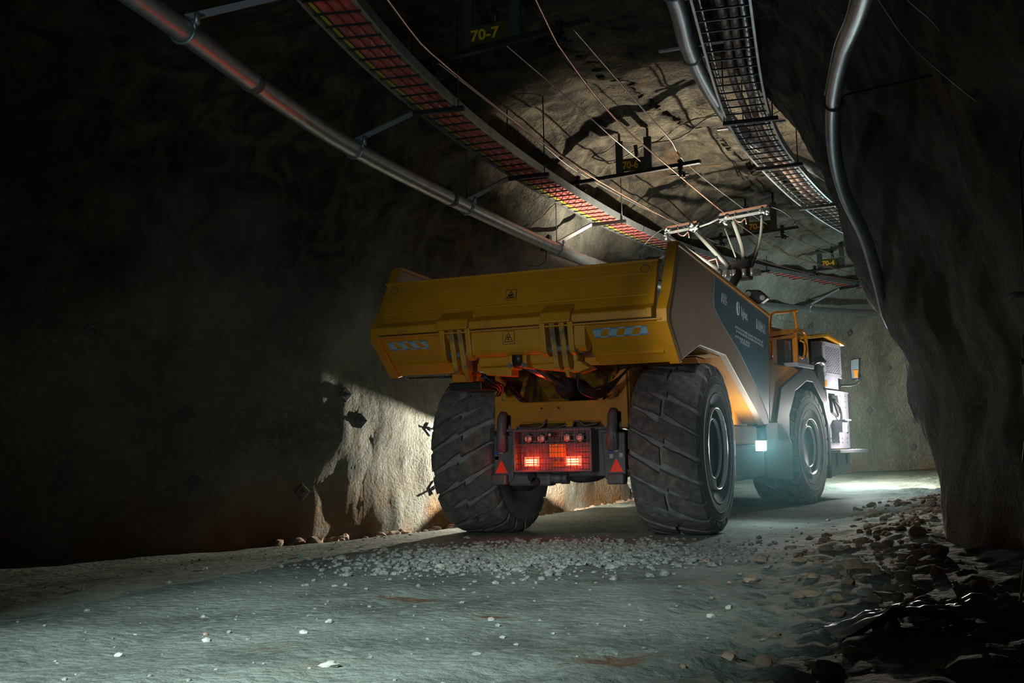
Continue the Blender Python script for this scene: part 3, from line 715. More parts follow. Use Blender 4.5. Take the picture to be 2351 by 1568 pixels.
b = MB(); slots(b, 1.425, .93, 1.87, 2.19, 2.66, 16, 7); b.box(1.425, 1.44, .86, .95, 2.13, 2.70); b.box(1.425, 1.44, 1.83, 1.88, 2.13, 2.72); b.box(1.425, 1.44, .9, 1.88, 2.12, 2.19); b.box(1.425, 1.44, .9, 1.88, 2.65, 2.72)
fpart(b, 'side_grille', SILV, cab)
b = MB(); slots(b, .86, .72, 1.38, 2.19, 2.66, 12, 3, 1); b.box(.70, .76, .848, .862, 2.12, 2.72); b.box(1.36, 1.44, .848, .862, 2.12, 2.72); b.box(.70, 1.44, .848, .862, 2.12, 2.19); b.box(.7, 1.44, .848, .862, 2.65, 2.72)
fpart(b, 'rear_grille', SILV, cab)
fpart(MB().box(1.05, 1.43, .90, 1.68, 1.92, 2.12), 'lower_cover', SILV, cab, .006)
fpart(MB().box(1.0, 1.434, .885, 1.0, 1.95, 2.05), 'yellow_label', YEL, cab)
fpart(MB().box(.6, 1.40, .87, 2.3, 1.86, 1.91), 'yellow_ledge', YEL, cab, .006)
lo = empty('side_locker', parent=truck)
fpart(MB().box(.70, 1.44, .93, 2.20, .88, 1.87), 'locker_body', SILV, lo, .012)
fpart(MB().box(.90, 1.445, .90, 2.22, 1.86, 1.89), 'locker_lid', SILV, lo, .004)
b = MB()
for z in (1.80, 1.70, 1.60, 1.05, .98):
    for y in (1.05, 1.2, 1.5, 1.7, 2.0): b.box(1.44, 1.447, y, y + .022, z, z + .016)
b.box(1.44, 1.447, 2.02, 2.10, 1.15, 1.30); b.box(1.44, 1.447, 1.62, 1.70, 1.50, 1.56)
fpart(b, 'bolt_head', DRK, lo)
fpart(MB().prism([(1.06, 1.80), (1.40, 1.80), (1.52, 1.55), (1.40, 1.42), (1.12, 1.5)], 0, 1.44, 1.49), 'hose_port', BLKS, lo, .01)
b = MB(); b.tube(curve([(1.50, 1.1, 1.72), (1.56, 1.25, 1.6), (1.54, 1.4, 1.45), (1.50, 1.5, 1.38)], .05), .025, 8); fpart(b, 'black_hose', BLK, lo)
b = MB(); b.box(1.44, 1.60, 1.22, 1.52, 1.16, 1.36); b.box(1.44, 1.66, 1.20, 1.56, 1.36, 1.38); fpart(b, 'control_box', SILV, lo, .006)
b = MB(); b.box(1.0, 1.62, .95, 2.70, .80, .86); fpart(b, 'foot_step', SILV, lo, .008)
b = MB(); b.prism([(1.02, .40), (2.05, .44), (2.22, .52), (2.20, .80), (1.02, .80)], 0, 1.10, 1.42); fpart(b, 'lower_locker', SILV, lo, .01)
b = MB(); b.box(1.42, 1.428, 1.35, 1.42, .58, .80); b.box(1.42, 1.428, 1.95, 2.02, .62, .80); fpart(b, 'strap_hook', BLKS, lo)
# mirror
mi = empty('wing_mirror', parent=truck)
b = MB(); b.tube(curve([(1.2, 2.3, 2.03), (1.48, 2.3, 2.02), (1.60, 2.3, 2.04), (1.65, 2.3, 2.10), (1.65, 2.3, 2.20)], .05), .018, 8); fpart(b, 'mirror_arm', BLKS, mi)
b = MB(); b.prism([(1.50, 2.12), (1.48, 2.30), (1.49, 2.47), (1.55, 2.50), (1.66, 2.51), (1.67, 2.50), (1.655, 2.30), (1.63, 2.12), (1.56, 2.09)], 1, 2.28, 2.33); fpart(b, 'mirror_housing', BLKS, mi, .01)
b = MB(); b.prism([(1.51, 2.14), (1.50, 2.30), (1.505, 2.46), (1.555, 2.48), (1.645, 2.49), (1.635, 2.30), (1.615, 2.14)], 1, 2.272, 2.279); fpart(b, 'mirror_glass', GLS, mi)
b = MB(); b.box(1.56, 1.62, 2.26, 2.27, 2.15, 2.26); b.box(1.535, 1.63, 2.26, 2.27, 2.26, 2.285); fpart(b, 'painted_orange_reflection', ORG, mi)  # orange shapes on the glass paint in a mirror reflection
# horn-like lamp by the fender
b = MB(); b.tube([(1.46, .05, 2.25), (1.52, .12, 2.33), (1.56, .22, 2.36), (1.6, .3, 2.3)], .06, 12, rs=[.03, .055, .075, .06]); fpart(b, 'marker_camera', BLKS, fr)
# side lamp
sl = empty('side_work_lamp', parent=truck)
MB().box(1.57, 1.71, 1.90, 2.02, .88, 1.02).build('lamp_housing', BLKS, sl, .01)
MB().box(1.58, 1.70, 1.885, 1.895, .89, 1.01).build('lamp_lens', LAMPW, sl)
MB().bar((1.20, 2.0, .92), (1.62, 2.0, .95), .04, .04).build('lamp_bracket', BLKS, sl)
b = MB(); b.lathe([(.001, 1.066), (.30, 1.066), (.30, 1.078), (.001, 1.078)], (-1.78, 3.2, 0), 'z', 24, False); b.build('light_cutoff_disc', BLKS, sl)  # discs added above and below the light to cut off its beam
b = MB(); b.lathe([(.001, .865), (.26, .865), (.26, .88), (.001, .88)], (-1.78, 3.2, 0), 'z', 24, False); b.build('light_cutoff_disc', BLKS, sl)
MB().box(-1.72, -1.70, 2.9, 3.5, .89, 1.078).build('light_stop_plate', BLKS, sl)  # plate added to stop light passing under the truck
MB().bar((-.8, 3.2, 1.0), (-1.71, 3.2, 1.0), .04, .04).build('lamp_bracket', BLKS, sl)
# headlamps
for x in (-.9, .9):
    b = MB(); b.lathe([(.001, .02), (.07, .01), (.08, -.02), (.08, -.1)], (x, 3.42, 1.3), 'y', 16); fpart(b, 'headlamp', LENS, fr)
fpart(MB().box(-1.3, 1.1, 3.2, 3.4, .5, 1.6), 'front_bumper', YELD, fr, .04)

# ---- pantograph
pg = empty('pantograph', parent=truck)
PGM = mat('pale_grey_tube_paint', (.22, .24, .24), .3, .4)
def T(name, pts, r, m=PGM, n=10, st=None): return MB().tube(curve(pts, st) if st else pts, r, n).build(name, m, pg)
Yp = 5.4
T('mast', [(.50, 4.3, 2.1), (.55, 4.9, 3.2), (.80, Yp, 3.85)], .07, BLKS)
b = MB(); b.box(.40, 1.05, Yp - .12, Yp + .12, 3.66, 3.76); b.build('base_crossbar', GALV, pg, .02)
b = MB(); b.box(.62, .92, Yp - .16, Yp + .14, 3.60, 3.90); b.build('insulated_base', BLKS, pg, .03)
for x in (.44, .55, .68, .84, .97): MB().cyl((x, Yp - .2, 3.62), (x, Yp - .2, 3.74), .035, 10).build('base_insulator', GALV, pg)
T('lower_arm', [(-.40, Yp - .1, 4.40), (.48, Yp - .1, 3.72)], .032)
T('lower_arm', [(.05, Yp, 4.44), (.62, Yp, 3.74)], .036)
T('control_rod', [(.17, Yp + .05, 4.36), (.66, Yp + .05, 3.75)], .014)
T('control_rod', [(.18, Yp - .1, 3.92), (.38, Yp - .1, 3.96), (.42, Yp - .1, 3.80)], .014)
T('control_rod', [(.52, Yp, 4.46), (.74, Yp, 3.78)], .014)
T('upper_arm', [(.66, Yp, 4.56), (.78, Yp, 4.15), (.80, Yp, 3.95), (.78, Yp, 3.82)], .034, st=.1)
T('upper_arm', [(1.12, Yp, 4.58), (1.09, Yp, 4.30), (1.02, Yp, 4.05), (.94, Yp, 3.85), (.92, Yp, 3.76)], .022, st=.1)
b = MB(); b.prism([(.76, 3.80), (.80, 4.02), (.86, 3.96), (.96, 4.02), (1.05, 4.22), (1.03, 4.0), (.95, 3.80)], 1, Yp - .02, Yp + .02); b.build('arm_gusset', BLKS, pg)
for k, (x0, x1, z) in enumerate(((-.52, .10, 4.55), (.42, 1.24, 4.68))):
    dz = .08 * (x1 - x0)
    hd = MB().bar((x0, Yp, z), (x1, Yp, z + dz), .05, .03).build('collector_head', BLKS, pg, .006)
    MB().bar((x0 + .03, Yp - .03, z + .01), (x1 - .03, Yp - .03, z + dz + .01), .02, .03).build('carbon_strip', COPP, hd)
    MB().bar((x0 + .05, Yp - .05, z - .09), (x1 - .05, Yp - .05, z + dz - .09), .04, .035).build('head_frame', GALV, hd)
    random.seed(5 + k)
    for xx in (x0 + .10, x1 - .08):
        b = MB()
        for _ in range(9):
            p = Vector((xx + random.uniform(-.06, .06), Yp - .05 + random.uniform(-.05, .05), z - .1 + dz * (xx > x0 + .3) + random.uniform(-.05, .05)))
            b.cyl(p, p + Vector((random.uniform(-.05, .05), random.uniform(-.04, .04), random.uniform(-.05, .05))), random.uniform(.01, .022), 8)
        b.build('head_joint', GALV, hd)
    hx = x0 + .28
    MB().tube(curve([(hx, Yp - .05, z), (hx + .01, Yp - .07, z - .12), (hx + .10, Yp - .07, z - .16), (hx + .16, Yp - .05, z - .10), (hx + .18, Yp - .05, z - .2)], .04), .01, 6).build('copper_shunt', COPP, hd)
T('horn', [(1.24, Yp, 4.74), (1.42, Yp, 4.66), (1.60, Yp + .05, 4.50), (1.62, Yp + .05, 4.42)], .010, BLKS, st=.08)
T('horn', [(-.52, Yp, 4.55), (-.70, Yp, 4.45), (-.86, Yp, 4.30)], .010, BLKS, st=.08)
T('link_bar', [(.12, Yp - .05, 4.52), (.28, Yp - .05, 4.56), (.44, Yp - .05, 4.62)], .016)

# rear facing flood lamps on the mast bridge
fl_ = empty('roof_work_lamp', parent=truck)
b = MB(); b.prism([(1.02, 3.05), (1.30, 3.02), (1.42, 3.10), (1.30, 3.22), (1.10, 3.24)], 1, 4.02, 4.2); b.build('lamp_housing', BLKS, fl_, .02)
for x, z in ((1.13, 3.17), (1.33, 3.10)):
    MB().lathe([(.001, -.03), (.03, -.02), (.04, 0)], (x, 4.02, z), 'y', 16).build('lamp_lens', LENS, fl_)
MB().bar((1.15, 4.05, 3.04), (1.35, 4.05, 3.0), .03, .015).build('chrome_bar', CHR, fl_)
b = MB(); b.cyl((1.2, 4.12, 2.2), (1.2, 4.12, 3.06), .03); b.build('lamp_post', BLKS, fl_)
MB().box(.3, 1.3, 3.9, 4.6, 1.9, 2.3).build('mast_bridge', BLKS, fl_)

# ------------------------------------------------------------------ services hung from the roof
def at_y(P, y):
    best = None
    for a, b_ in zip(P, P[1:]):
        if (a.y - y) * (b_.y - y) <= 0 and a.y != b_.y:
            return a.lerp(b_, (y - a.y) / (b_.y - a.y))
    return P[0] if y < P[0].y else P[-1]
# left water pipe
pipeP = [(0.3, -10.5, 3.95), (-.35, -8, 3.95), (-.78, -5.87, 3.95), (-1.08, -4.38, 3.95), (-1.31, -2.8, 3.95), (-1.46, -.02, 3.95), (-1.56, 3.29, 3.97), (-1.50, 6.5, 4.02), (-1.30, 9.5, 4.1), (-.63, 13.82, 4.28), (.46, 15.92, 4.3), (1.96, 17.7, 4.3), (5.2, 20.6, 4.3)]
PC = curve(pipeP, .25)
pipe = MB().tube(PC, .085, 20).build('water_pipe', GALV); tag(pipe, 'long galvanised water pipe slung along the left wall below the red cable ladder', 'pipe')
for y in (-4.9, -.5, 4.9, 9.0): p = at_y(PC, y); MB().tube([p - Vector((0, .05, 0)), p + Vector((0, .05, 0))], .092, 20).build('pipe_joint', GREY, pipe)
# left cable ladder
ladP = [(1.25, -10.5, 4.6), (.55, -7.8, 4.6), (-.37, -4.69, 4.6), (-.87, -1.94, 4.6), (-1.11, 1.09, 4.6), (-1.16, 4.48, 4.62), (-1.08, 7.0, 4.68), (-.86, 9.8, 4.8), (-.35, 12.79, 4.93), (.44, 14.89, 4.95), (1.67, 17.2, 4.95), (4.6, 20.1, 4.95)]
def frames(P):
    out = []
    for i, p in enumerate(P):
        d = P[min(i + 1, len(P) - 1)] - P[max(i - 1, 0)]; d.z = 0; d.normalize(); out.append((p, d, Vector((d.y, -d.x, 0))))
    return out
def ladder(P, wd, label, cat='cable ladder', rungstep=.27, m_rail=GALV, m_rung=BLKS, ymin=-6.0):
    root = empty('cable_ladder', P[0]); tag(root, label, cat); inv_ = Matrix.Translation(-Vector(P[0]))
    fr_ = frames(P)
    for s in (-1, 1):
        b = MB(); Vv = []; Ff = []
        for p, d, n in fr_:
            e = p + n * (s * wd / 2)
            for dx, dz in ((-.012, -.05), (.012, -.05), (.012, .05), (-.012, .05)): Vv.append(e + n * dx + Vector((0, 0, dz)))
        for i in range(len(fr_) - 1):
            for k in range(4): l = (k + 1) % 4; Ff.append((i * 4 + k, i * 4 + l, i * 4 + 4 + l, i * 4 + 4 + k))
        b.add(Vv, Ff); b.xf(inv_); b.build('side_rail', m_rail, root)
    acc = 0; nr = 0; far = MB(); nf = 0
    for (p, d, n), (q, d2, n2) in zip(fr_, fr_[1:]):
        L_ = (q - p).length; t_ = rungstep - acc
        while t_ < L_:
            c = p.lerp(q, t_ / L_); nn = n.lerp(n2, t_ / L_)
            if c.y > ymin:
                if nr < 96:
                    b = MB(); b.bar(c - nn * (wd / 2) - Vector((0, 0, .035)), c + nn * (wd / 2) - Vector((0, 0, .035)), .017, .016); b.xf(inv_); b.build('rung', m_rung, root); nr += 1
                else: far.bar(c - nn * (wd / 2) - Vector((0, 0, .035)), c + nn * (wd / 2) - Vector((0, 0, .035)), .028, .02); nf += 1
            t_ += rungstep
        acc = (acc + L_) % rungstep
    if nf: far.xf(inv_); o = far.build('far_rungs', m_rung, root); o['kind'] = 'stuff'
    return root
LC = curve(ladP, .25)
lad = ladder(LC, .44, 'long cable ladder full of red cables along the left side of the roof')
def cable(P, off, dz, r, m, label, amp=.004, ph=0., group=None, cat='cable', name='power_cable'):
    pts = []
    s = 0; prev = None
    for p, d, n in frames(P):
        if prev is not None: s += (p - prev).length
        prev = p
        pts.append(p + n * (off + amp * sin(s * 2.1 + ph)) + Vector((0, 0, dz)))
    o = MB().tube(pts, r, 14).build(name, m); tag(o, label, cat, group); return o
LCf = curve(ladP, .12)
cable(LCf, -.185, 0, .017, YELC, 'thin yellow-green cable on the left edge of the left cable ladder')
cable(LCf, -.115, .025, .047, REDC, 'red power cable leftmost of the three in the left ladder')
cable(LCf, -.01, .025, .047, REDC, 'red power cable in the middle of the left cable ladder', ph=1.)
cable(LCf, .095, .025, .047, REDC, 'red power cable third from the left in the left cable ladder', ph=2.)
cable(LCf, .172, -.004, .021, TANC, 'tan cable on the right edge of the left cable ladder', ph=.5)
# right cable ladder
rladP = [(3.3, -8.6, 4.9), (2.75, -5.2, 4.9), (2.33, -2.56, 4.9), (1.97, -.14, 4.9), (1.80, 1.43, 4.9), (1.75, 3.11, 4.9), (1.87, 6.1, 4.9), (2.25, 9.28, 4.92), (3.0, 12.0, 4.95), (4.4, 14.6, 4.95), (6.5, 17, 4.95)]
RC = curve(rladP, .25); RCf = curve(rladP, .12)
rlad = ladder(RC, .50, 'dark curving cable ladder on the right side of the roof beside the grey duct', rungstep=.27, ymin=-4.5)
cable(RCf, -.19, 0, .016, STW, 'thin grey cable on the left edge of the right cable ladder')
cable(RCf, -.03, .02, .04, BRNC, 'brown power cable left of the pair in the right cable ladder', .02)
cable(RCf, .08, .02, .04, BRNC, 'brown power cable right of the pair in the right cable ladder', .015, 1.5)
cable(RCf, .165, .02, .028, GALV, 'grey cable on the right edge of the right cable ladder', .01)
# right round duct beside the ladder
rd = curve([(2.3, -6.5, 5.0), (2.05, -4.0, 5.0), (1.90, -2.51, 5.0), (1.70, -1.28, 5.0), (1.55, .32, 5.02), (1.50, 2.06, 5.05), (1.62, 3.6, 5.15), (1.9, 5.2, 5.28), (2.3, 8, 5.35)], .2)
duct = MB().tube(rd, .085, 20).build('steel_pipe', GALV); tag(duct, 'curved shiny steel pipe under the roof left of the right cable ladder', 'pipe')
# hanging brackets
def hanger(y, P, wd, strut=True, label='', group='cable ladder brackets'):
    c = at_y(P, y); fr_ = min(frames(P), key=lambda f: abs(f[0].y - y)); n = fr_[2]
    root = empty('ladder_bracket', c); tag(root, label, 'bracket'); iv = Matrix.Translation(-c)
    b = MB(); b.bar(c - n * (wd / 2 + .05) - Vector((0, 0, .075)), c + n * (wd / 2 + .10) - Vector((0, 0, .075)), .06, .05); b.xf(iv); b.build('cross_bar', BLKS, root, .006)
    b = MB()
    for s in (-1, 1):
        e = c + n * s * (wd / 2 + .035); zt = roof_z(e.x, e.y)
        b = MB(); b.cyl(e - Vector((0, 0, .09)), Vector((e.x, e.y, zt + .04)), .008, 6); b.xf(iv); b.build('hanger_rod', BLKS, root)
    return root, c, n
names_l = ['above the near end', 'second', 'third', 'fourth']
ly = [-5.0, -1.95, 1.05, 4.45, 8.2, 12.6, 16.4]
pos_l = ['closest to the top edge of the photo', 'at the topmost visible strut', 'at the second strut from the top', 'just before the tailgate corner', 'over the dump box', 'behind the pantograph', 'farthest away above the cab']
for i, y in enumerate(ly):
    root, c, n = hanger(y, LC, .44, label='dark cross bracket of the left cable ladder, ' + pos_l[i])
    yp = [-6.0, -2.85, -.02, 3.25, 7.2, 12.0, 15.6][i]
    p = at_y(PC, yp)
    st = empty('pipe_strut', p); tag(st, 'grey strut clamping the left pipe, ' + pos_l[i], 'strut'); iv = Matrix.Translation(-p)
    a = c - n * .27 - Vector((0, 0, .07)); d = (p - a).normalized()
    b = MB(); b.bar(a, p + d * .16 + Vector((0, 0, .095)), .06, .05); b.xf(iv); b.build('flat_bar', SILV, st, .003)
    tdir = (at_y(PC, yp + .3) - p).normalized(); M = basis(tdir, (0, 0, 1), p); sd = tdir.cross(Vector((0, 0, 1)))
    b = MB(); b.tube([p + (sd * cos(t_) + Vector((0, 0, 1)) * sin(t_)) * .098 for t_ in [k * pi / 8 for k in range(17)]], .010, 6); b.xf(iv); b.build('pipe_clamp', GALV, st)
    b = MB()
    for k in (-1, 1): q = p + sd * .11 * k + Vector((0, 0, .03)); b.cyl(q, q + Vector((0, 0, .09)), .02, 8)
    b.xf(iv); b.build('clamp_bolt', GALV, st)
    zt = roof_z(p.x, p.y); b = MB(); b.cyl(p + Vector((0, 0, .09)), Vector((p.x, p.y, zt + .04)), .007, 6); b.xf(iv); b.build('hanger_rod', BLKS, st)
pos_r = ['nearest the top edge of the photo', 'beside the small lamp tube', 'where the ladder starts to brighten', 'below the grey duct end', 'at the hose behind the pantograph']
for i, y in enumerate([-2.9, .95, 3.3, 6.2, 9.4]):
    hanger(y, RC, .50, label='dark cross bracket of the right cable ladder, ' + pos_r[i])
# duct supports
for i, y in enumerate((-2.7, -1.0, 2.3)):
    p = at_y(rd, y); st = empty('pipe_support', p); tag(st, 'clamp and flat strut on the right steel pipe, ' + ('topmost', 'second from the top', 'lowest')[i] + ' of three', 'strut')
    iv = Matrix.Translation(-p)
    b = MB(); b.tube([p + Vector((cos(t_), 0, sin(t_))) * .095 for t_ in [k * pi / 8 for k in range(17)]], .010, 6); b.xf(iv); b.build('pipe_clamp', GALV, st)
    b = MB(); b.bar(p + Vector((-.35, -.02, .11)), p + Vector((.55, .0, .11)), .05, .02); b.xf(iv); b.build('flat_bar', SILV, st)
    b = MB(); b.cyl(p + Vector((.13, 0, -.02)), p + Vector((.13, 0, .12)), .02, 8); b.xf(iv); b.build('clamp_bolt', GALV, st)
    b = MB(); zt = roof_z(p.x, p.y)
    b.cyl(p + Vector((0, 0, .09)), Vector((p.x, p.y, zt + .05)), .008, 6); b.xf(iv); b.build('hanger_rod', BLKS, st)
# ---- overhead line
def wire(P, r, m, label, step=.4, name='contact_wire', cat='wire'):
    o = MB().tube(curve(P, step), r, 8).build(name, m); tag(o, label, cat); return o
wire([(2.2, -9.5, 4.75), (.98, -3.62, 4.75), (.73, -2.25, 4.75), (.51, .02, 4.75), (.47, 2.7, 4.76), (.46, 5.4, 4.77), (.50, 8.1, 4.80), (.62, 10.6, 4.86), (1.11, 12.94, 4.9), (1.83, 14.98, 4.9), (3.4, 17.6, 4.9)], .011, COPP, 'copper contact wire running over the right half of the pantograph')
wire([(1.2, -9.5, 4.75), (-.14, -4.18, 4.75), (-.44, -2.43, 4.75), (-.63, 1.31, 4.75), (-.60, 3.65, 4.76), (-.47, 6.23, 4.78), (-.30, 8.6, 4.82), (.0, 11.4, 4.88), (.7, 13.9, 4.9), (1.9, 16.3, 4.9)], .011, COPP, 'copper contact wire closest to the left cable ladder')
wire([(-.74, -2.5, 4.99), (-.98, 1.2, 5.02), (-1.05, 2.85, 5.0), (-.92, 5.8, 5.02), (-.55, 8.3, 5.02)], .010, STW, 'pinkish steel carrier wire just right of the left contact wire', name='carrier_wire')
wire([(.02, -2.4, 5.05), (-.05, 0, 5.07), (-.12, 1.9, 5.08), (-.05, 2.8, 5.0)], .008, STW, 'thin steel carrier wire in the middle of the roof ending at the post frame', name='carrier_wire')
wire([(.83, -2.45, 5.0), (.66, .2, 5.05), (.56, 2.2, 5.06), (.50, 3.0, 5.0), (.52, 5.6, 5.04), (.70, 8.2, 5.02), (1.15, 11, 5.0), (1.75, 13.2, 5.02), (3.0, 15.6, 5.0)], .010, STW, 'steel carrier wire right of the right contact wire', name='carrier_wire')
def support(y, x0, x1, z, txt, zfar, posts, label, yd=-.12, lit=False):
    c = Vector(((x0 + x1) / 2, y, z)); root = empty('line_support', c); tag(root, label, 'support frame'); iv = Matrix.Translation(-c)
    ybar = lambda x: y + yd * (x - c.x)
    b = MB(); b.bar((x0, ybar(x0), z), (x1, ybar(x1), z + .03), .07, .055); b.xf(iv); b.build('cross_beam', BLKS, root, .005)
    for x in posts:
        zt = roof_z(x, ybar(x)); b = MB(); b.bar((x, ybar(x), z), (x, ybar(x), min(zt - .12, z + .55)), .11, .05, (0, 1, 0)); b.xf(iv); b.build('post', DGREY, root, .005)
        b = MB(); b.cyl((x, ybar(x), z + .4), (x, ybar(x), zt + .05), .018, 8); b.xf(iv); b.build('post_rod', BLKS, root)
    px = sum(posts) / 2; w_ = posts[1] - posts[0] - .1
    b = MB(); b.box(px - w_ / 2, px + w_ / 2, ybar(px) - .03, ybar(px) - .015, z + .05, z + .23); b.xf(iv); s_ = b.build('sign_plate', SIGN, root)
    t_ = text_mesh('sign_lettering', txt, .15, iv @ basis((1, 0, 0), (0, 0, 1), (px - w_ / 2 + .01, ybar(px) - .033, z + .085)), SIGY, s_, bold=.004, sx=w_ / .40)
    for x in (x0 + .28, x1 - .3, ):
        b = MB(); b.lathe([(.018, -.14), (.02, -.12), (.045, -.11), (.02, -.09), (.045, -.07), (.02, -.05), (.045, -.03), (.03, 0), (.045, .04), (.02, .06), (.045, .08), (.02, .11)], (x, ybar(x), z), 'z', 12); b.xf(iv); b.build('insulator', BLKS, root)
        b = MB(); b.bar((x - .14, ybar(x), z - .10), (x + .12, ybar(x), z - .12), .03, .02); b.cyl((x + .05, ybar(x), z - .16), (x + .05, ybar(x), z - .08), .02, 8); b.xf(iv); b.build('wire_clamp', BLKS, root)
    b = MB(); b.cyl((px + .05, ybar(px), z + .24), (px + .03, ybar(px), z + .42), .03, 8); b.xf(iv); b.build('relay_box', BLKS, root)
    return root
support(-2.45, -.95, 1.08, 4.90, '70-7', 0, (-.25, .30), 'dark overhead line support frame at the top of the photo with unlit sign')
support(2.9, -1.38, .80, 4.87, '70-6', 0, (-.42, .02), 'dark overhead line support frame with two posts before the lit rock roof')
support(8.3, -.50, 1.25, 4.88, '70-5', 0, (.28, .80), 'overhead line support frame with yellow sign just behind the pantograph')
support(13.6, .45, 2.05, 4.95, '70-4', 0, (.85, 1.35), 'farthest overhead line support frame with yellow sign above the cab')

# ---- big hose on the right wall
hz = curve([(4.7, -9.5, 3.0), (4.15, -7.6, 3.2), (3.83, -6.0, 3.3), (3.58, -4.7, 3.5), (3.36, -3.5, 3.55), (3.24, -2.6, 3.38), (3.24, -2.0, 3.15), (3.35, -1.5, 2.82), (3.41, -1.05, 2.42), (3.47, -.8, 2.1), (3.70, -.7, 1.85), (4.10, -.6, 1.6)], .15)
hs = MB().tube(hz, .058, 16).build('ventilation_hose', GALV); tag(hs, 'silvery blue hose sagging down the right wall near the camera', 'hose')
b = MB(); p = at_y(hz, -3.45); b.tube([p + Vector((cos(t_), 0, sin(t_))) * .064 for t_ in [k * pi / 8 for k in range(17)]], .010, 6)
h_ = BR.ray_cast(p, Vector((1, 0, .15)).normalized()); q = h_[0] if h_[0] else p + Vector((.6, 0, 0))
b.tube([p, p + Vector((.1, 0, .05)), q + Vector((.04, 0, 0))], .008, 6); b.build('hose_tie', BLK, hs)
b = MB(); b.tube(curve([hz[10] + Vector((0, -.065, .02)), hz[14] + Vector((-.05, -.05, -.02)), hz[20] + Vector((-.07, 0, 0)), hz[26] + Vector((-.05, -.05, 0)), hz[32] + Vector((-.07, 0, 0)), hz[40] + Vector((-.07, 0, 0))], .1), .005, 6); b.build('thin_line', BLK, hs)
# cables strung top right
wire([(3.4, -4.6, 4.6), (3.75, -4.1, 4.07), (3.9, -4.0, 3.80), (4.1, -4.0, 3.53), (4.45, -4.0, 3.14)], .006, STW, 'lower of the thin cables hanging across the dark top right corner', .1, 'hanging_cable', 'cable')
wire([(3.6, -4.6, 4.7), (3.9, -4.1, 4.1), (4.12, -4.0, 3.83), (4.28, -4.0, 3.50), (4.47, -4.0, 3.16)], .006, STW, 'upper of the thin cables hanging across the dark top right corner', .1, 'hanging_cable', 'cable')
# black wavy signal cable across the roof behind the first frames
sc_ = [(-2.2, 3.2), (-1.5, 3.3), (-.8, 3.5), (-.2, 3.6), (.4, 3.3), (.9, 3.2), (1.4, 3.6), (2.2, 3.3)]
pts = []
for i, (x, y) in enumerate(sc_): pts.append((x, y, roof_z(x, y) - (.02 if i % 2 else .16)))
wire(pts, .010, BLK, 'black cable looping across the lit rock roof above the post frame', .1, 'signal_cable', 'cable')
# small lamp tube under the roof
zt = roof_z(2.35, .45)
lt = empty('tube_lamp', (2.3, .45, 5.2)); tag(lt, 'small white tube lamp under the roof right of the right cable ladder', 'lamp')
MB().bar((-.14, -.1, 0), (.12, 0, 0), .05, .05).build('tube', WST, lt, .01)
MB().cyl((0, -.03, .02), (.0, -.03, zt - 5.2 + .05), .01, 8).build('lamp_stem', BLKS, lt)
b = MB(); b.tube(curve([(-.10, .1, -.02), (0, .15, .05), (.1, .2, .02), (.16, .22, -.05)], .04), .012, 6); b.build('bent_strap', TANC, lt)
MB().cyl((.0, .15, .04), (.0, -.03, .08), .008, 6).build('strap_arm', BLKS, lt)

# ---- rock bolts
def bolt_at(bv, org, d, label, s=.085, rot=45, name='rock_bolt'):
    h_ = bv.ray_cast(Vector(org), Vector(d).normalized())
    if not h_[0]: return
    n = h_[1].normalized()
    if n.dot(Vector(d)) > 0: n = -n
    ex = n.cross(Vector((0, 0, 1)))
    if ex.length < .1: ex = Vector((1, 0, 0))
    ex.normalize(); ey = n.cross(ex); a = radians(rot); M = basis(ex * cos(a) + ey * sin(a), -ex * sin(a) + ey * cos(a), h_[0] + n * .015)
    root = empty(name, h_[0]); tag(root, label, 'rock bolt')
    Mi = Matrix.Translation(-h_[0]) @ M
    b = MB(); b.box(-s, s, -s, s, -.02, .008); b.xf(Mi); b.build('bearing_plate', GREY, root, .004)
    b = MB(); b.lathe([(.001, .085), (.014, .085), (.014, .03), (.028, .03), (.035, .0)], (0, 0, 0), 'z', 8, False); b.xf(Mi); b.build('bolt_nut', GREY, root)
for y, z, L_ in ((-1.97, 1.44, 'square rock bolt plate alone in the dark left wall, upper of two'), (.04, 1.37, 'rock bolt in the middle of the lit patch on the left wall'), (1.55, 1.27, 'rock bolt on the left wall touching the left rear tyre outline'), (-1.93, .65, 'diamond rock bolt plate low on the dark left wall'), (-.72, .50, 'rock bolt at the shaded edge beside the lit patch of left wall'), (-2.94, 2.39, 'rock bolt high on the dark left wall'), (-3.01, .69, 'faint rock bolt low in the dark left wall, second from the left'), (-3.97, .62, 'faint rock bolt low in the dark left wall, leftmost'), (1.46, .47, 'rusty rock bolt low behind the left rear tyre'), (4.33, 3.75, 'dark rock bolt on the lit wall just above the tailgate'), (-.2, 1.7, 'long rock bolt at the top of the lit patch on the left wall')):
    bolt_at(BL, (-.9, y, z), (-1, 0.05, 0), L_, .07 if z < 2 else .08)
for (x, z), L_ in zip(((0.01, 4.0), (.73, 3.9), (1.7, 3.75), (1.41, 3.04), (.97, 1.87), (1.94, 1.6), (1.85, .85)), ('rock bolt on the far wall right above the handrail', 'rock bolt on the far wall above the ventilation cabinet', 'upper right rock bolt on the pale far wall', 'diamond rock bolt plate on the far wall beside the wing mirror', 'rock bolt on the far wall under the wing mirror', 'rock bolt on the far wall near the right rock edge', 'lowest rock bolt on the far wall right of the foot step')):
    bolt_at(BL, (x + .5 * 0, 14.2, z), (.05, 1, 0), L_, .085)
h_ = BL.ray_cast(Vector((-1.0, 3.6, 4.1)), Vector((-1, 0, .05)).normalized())
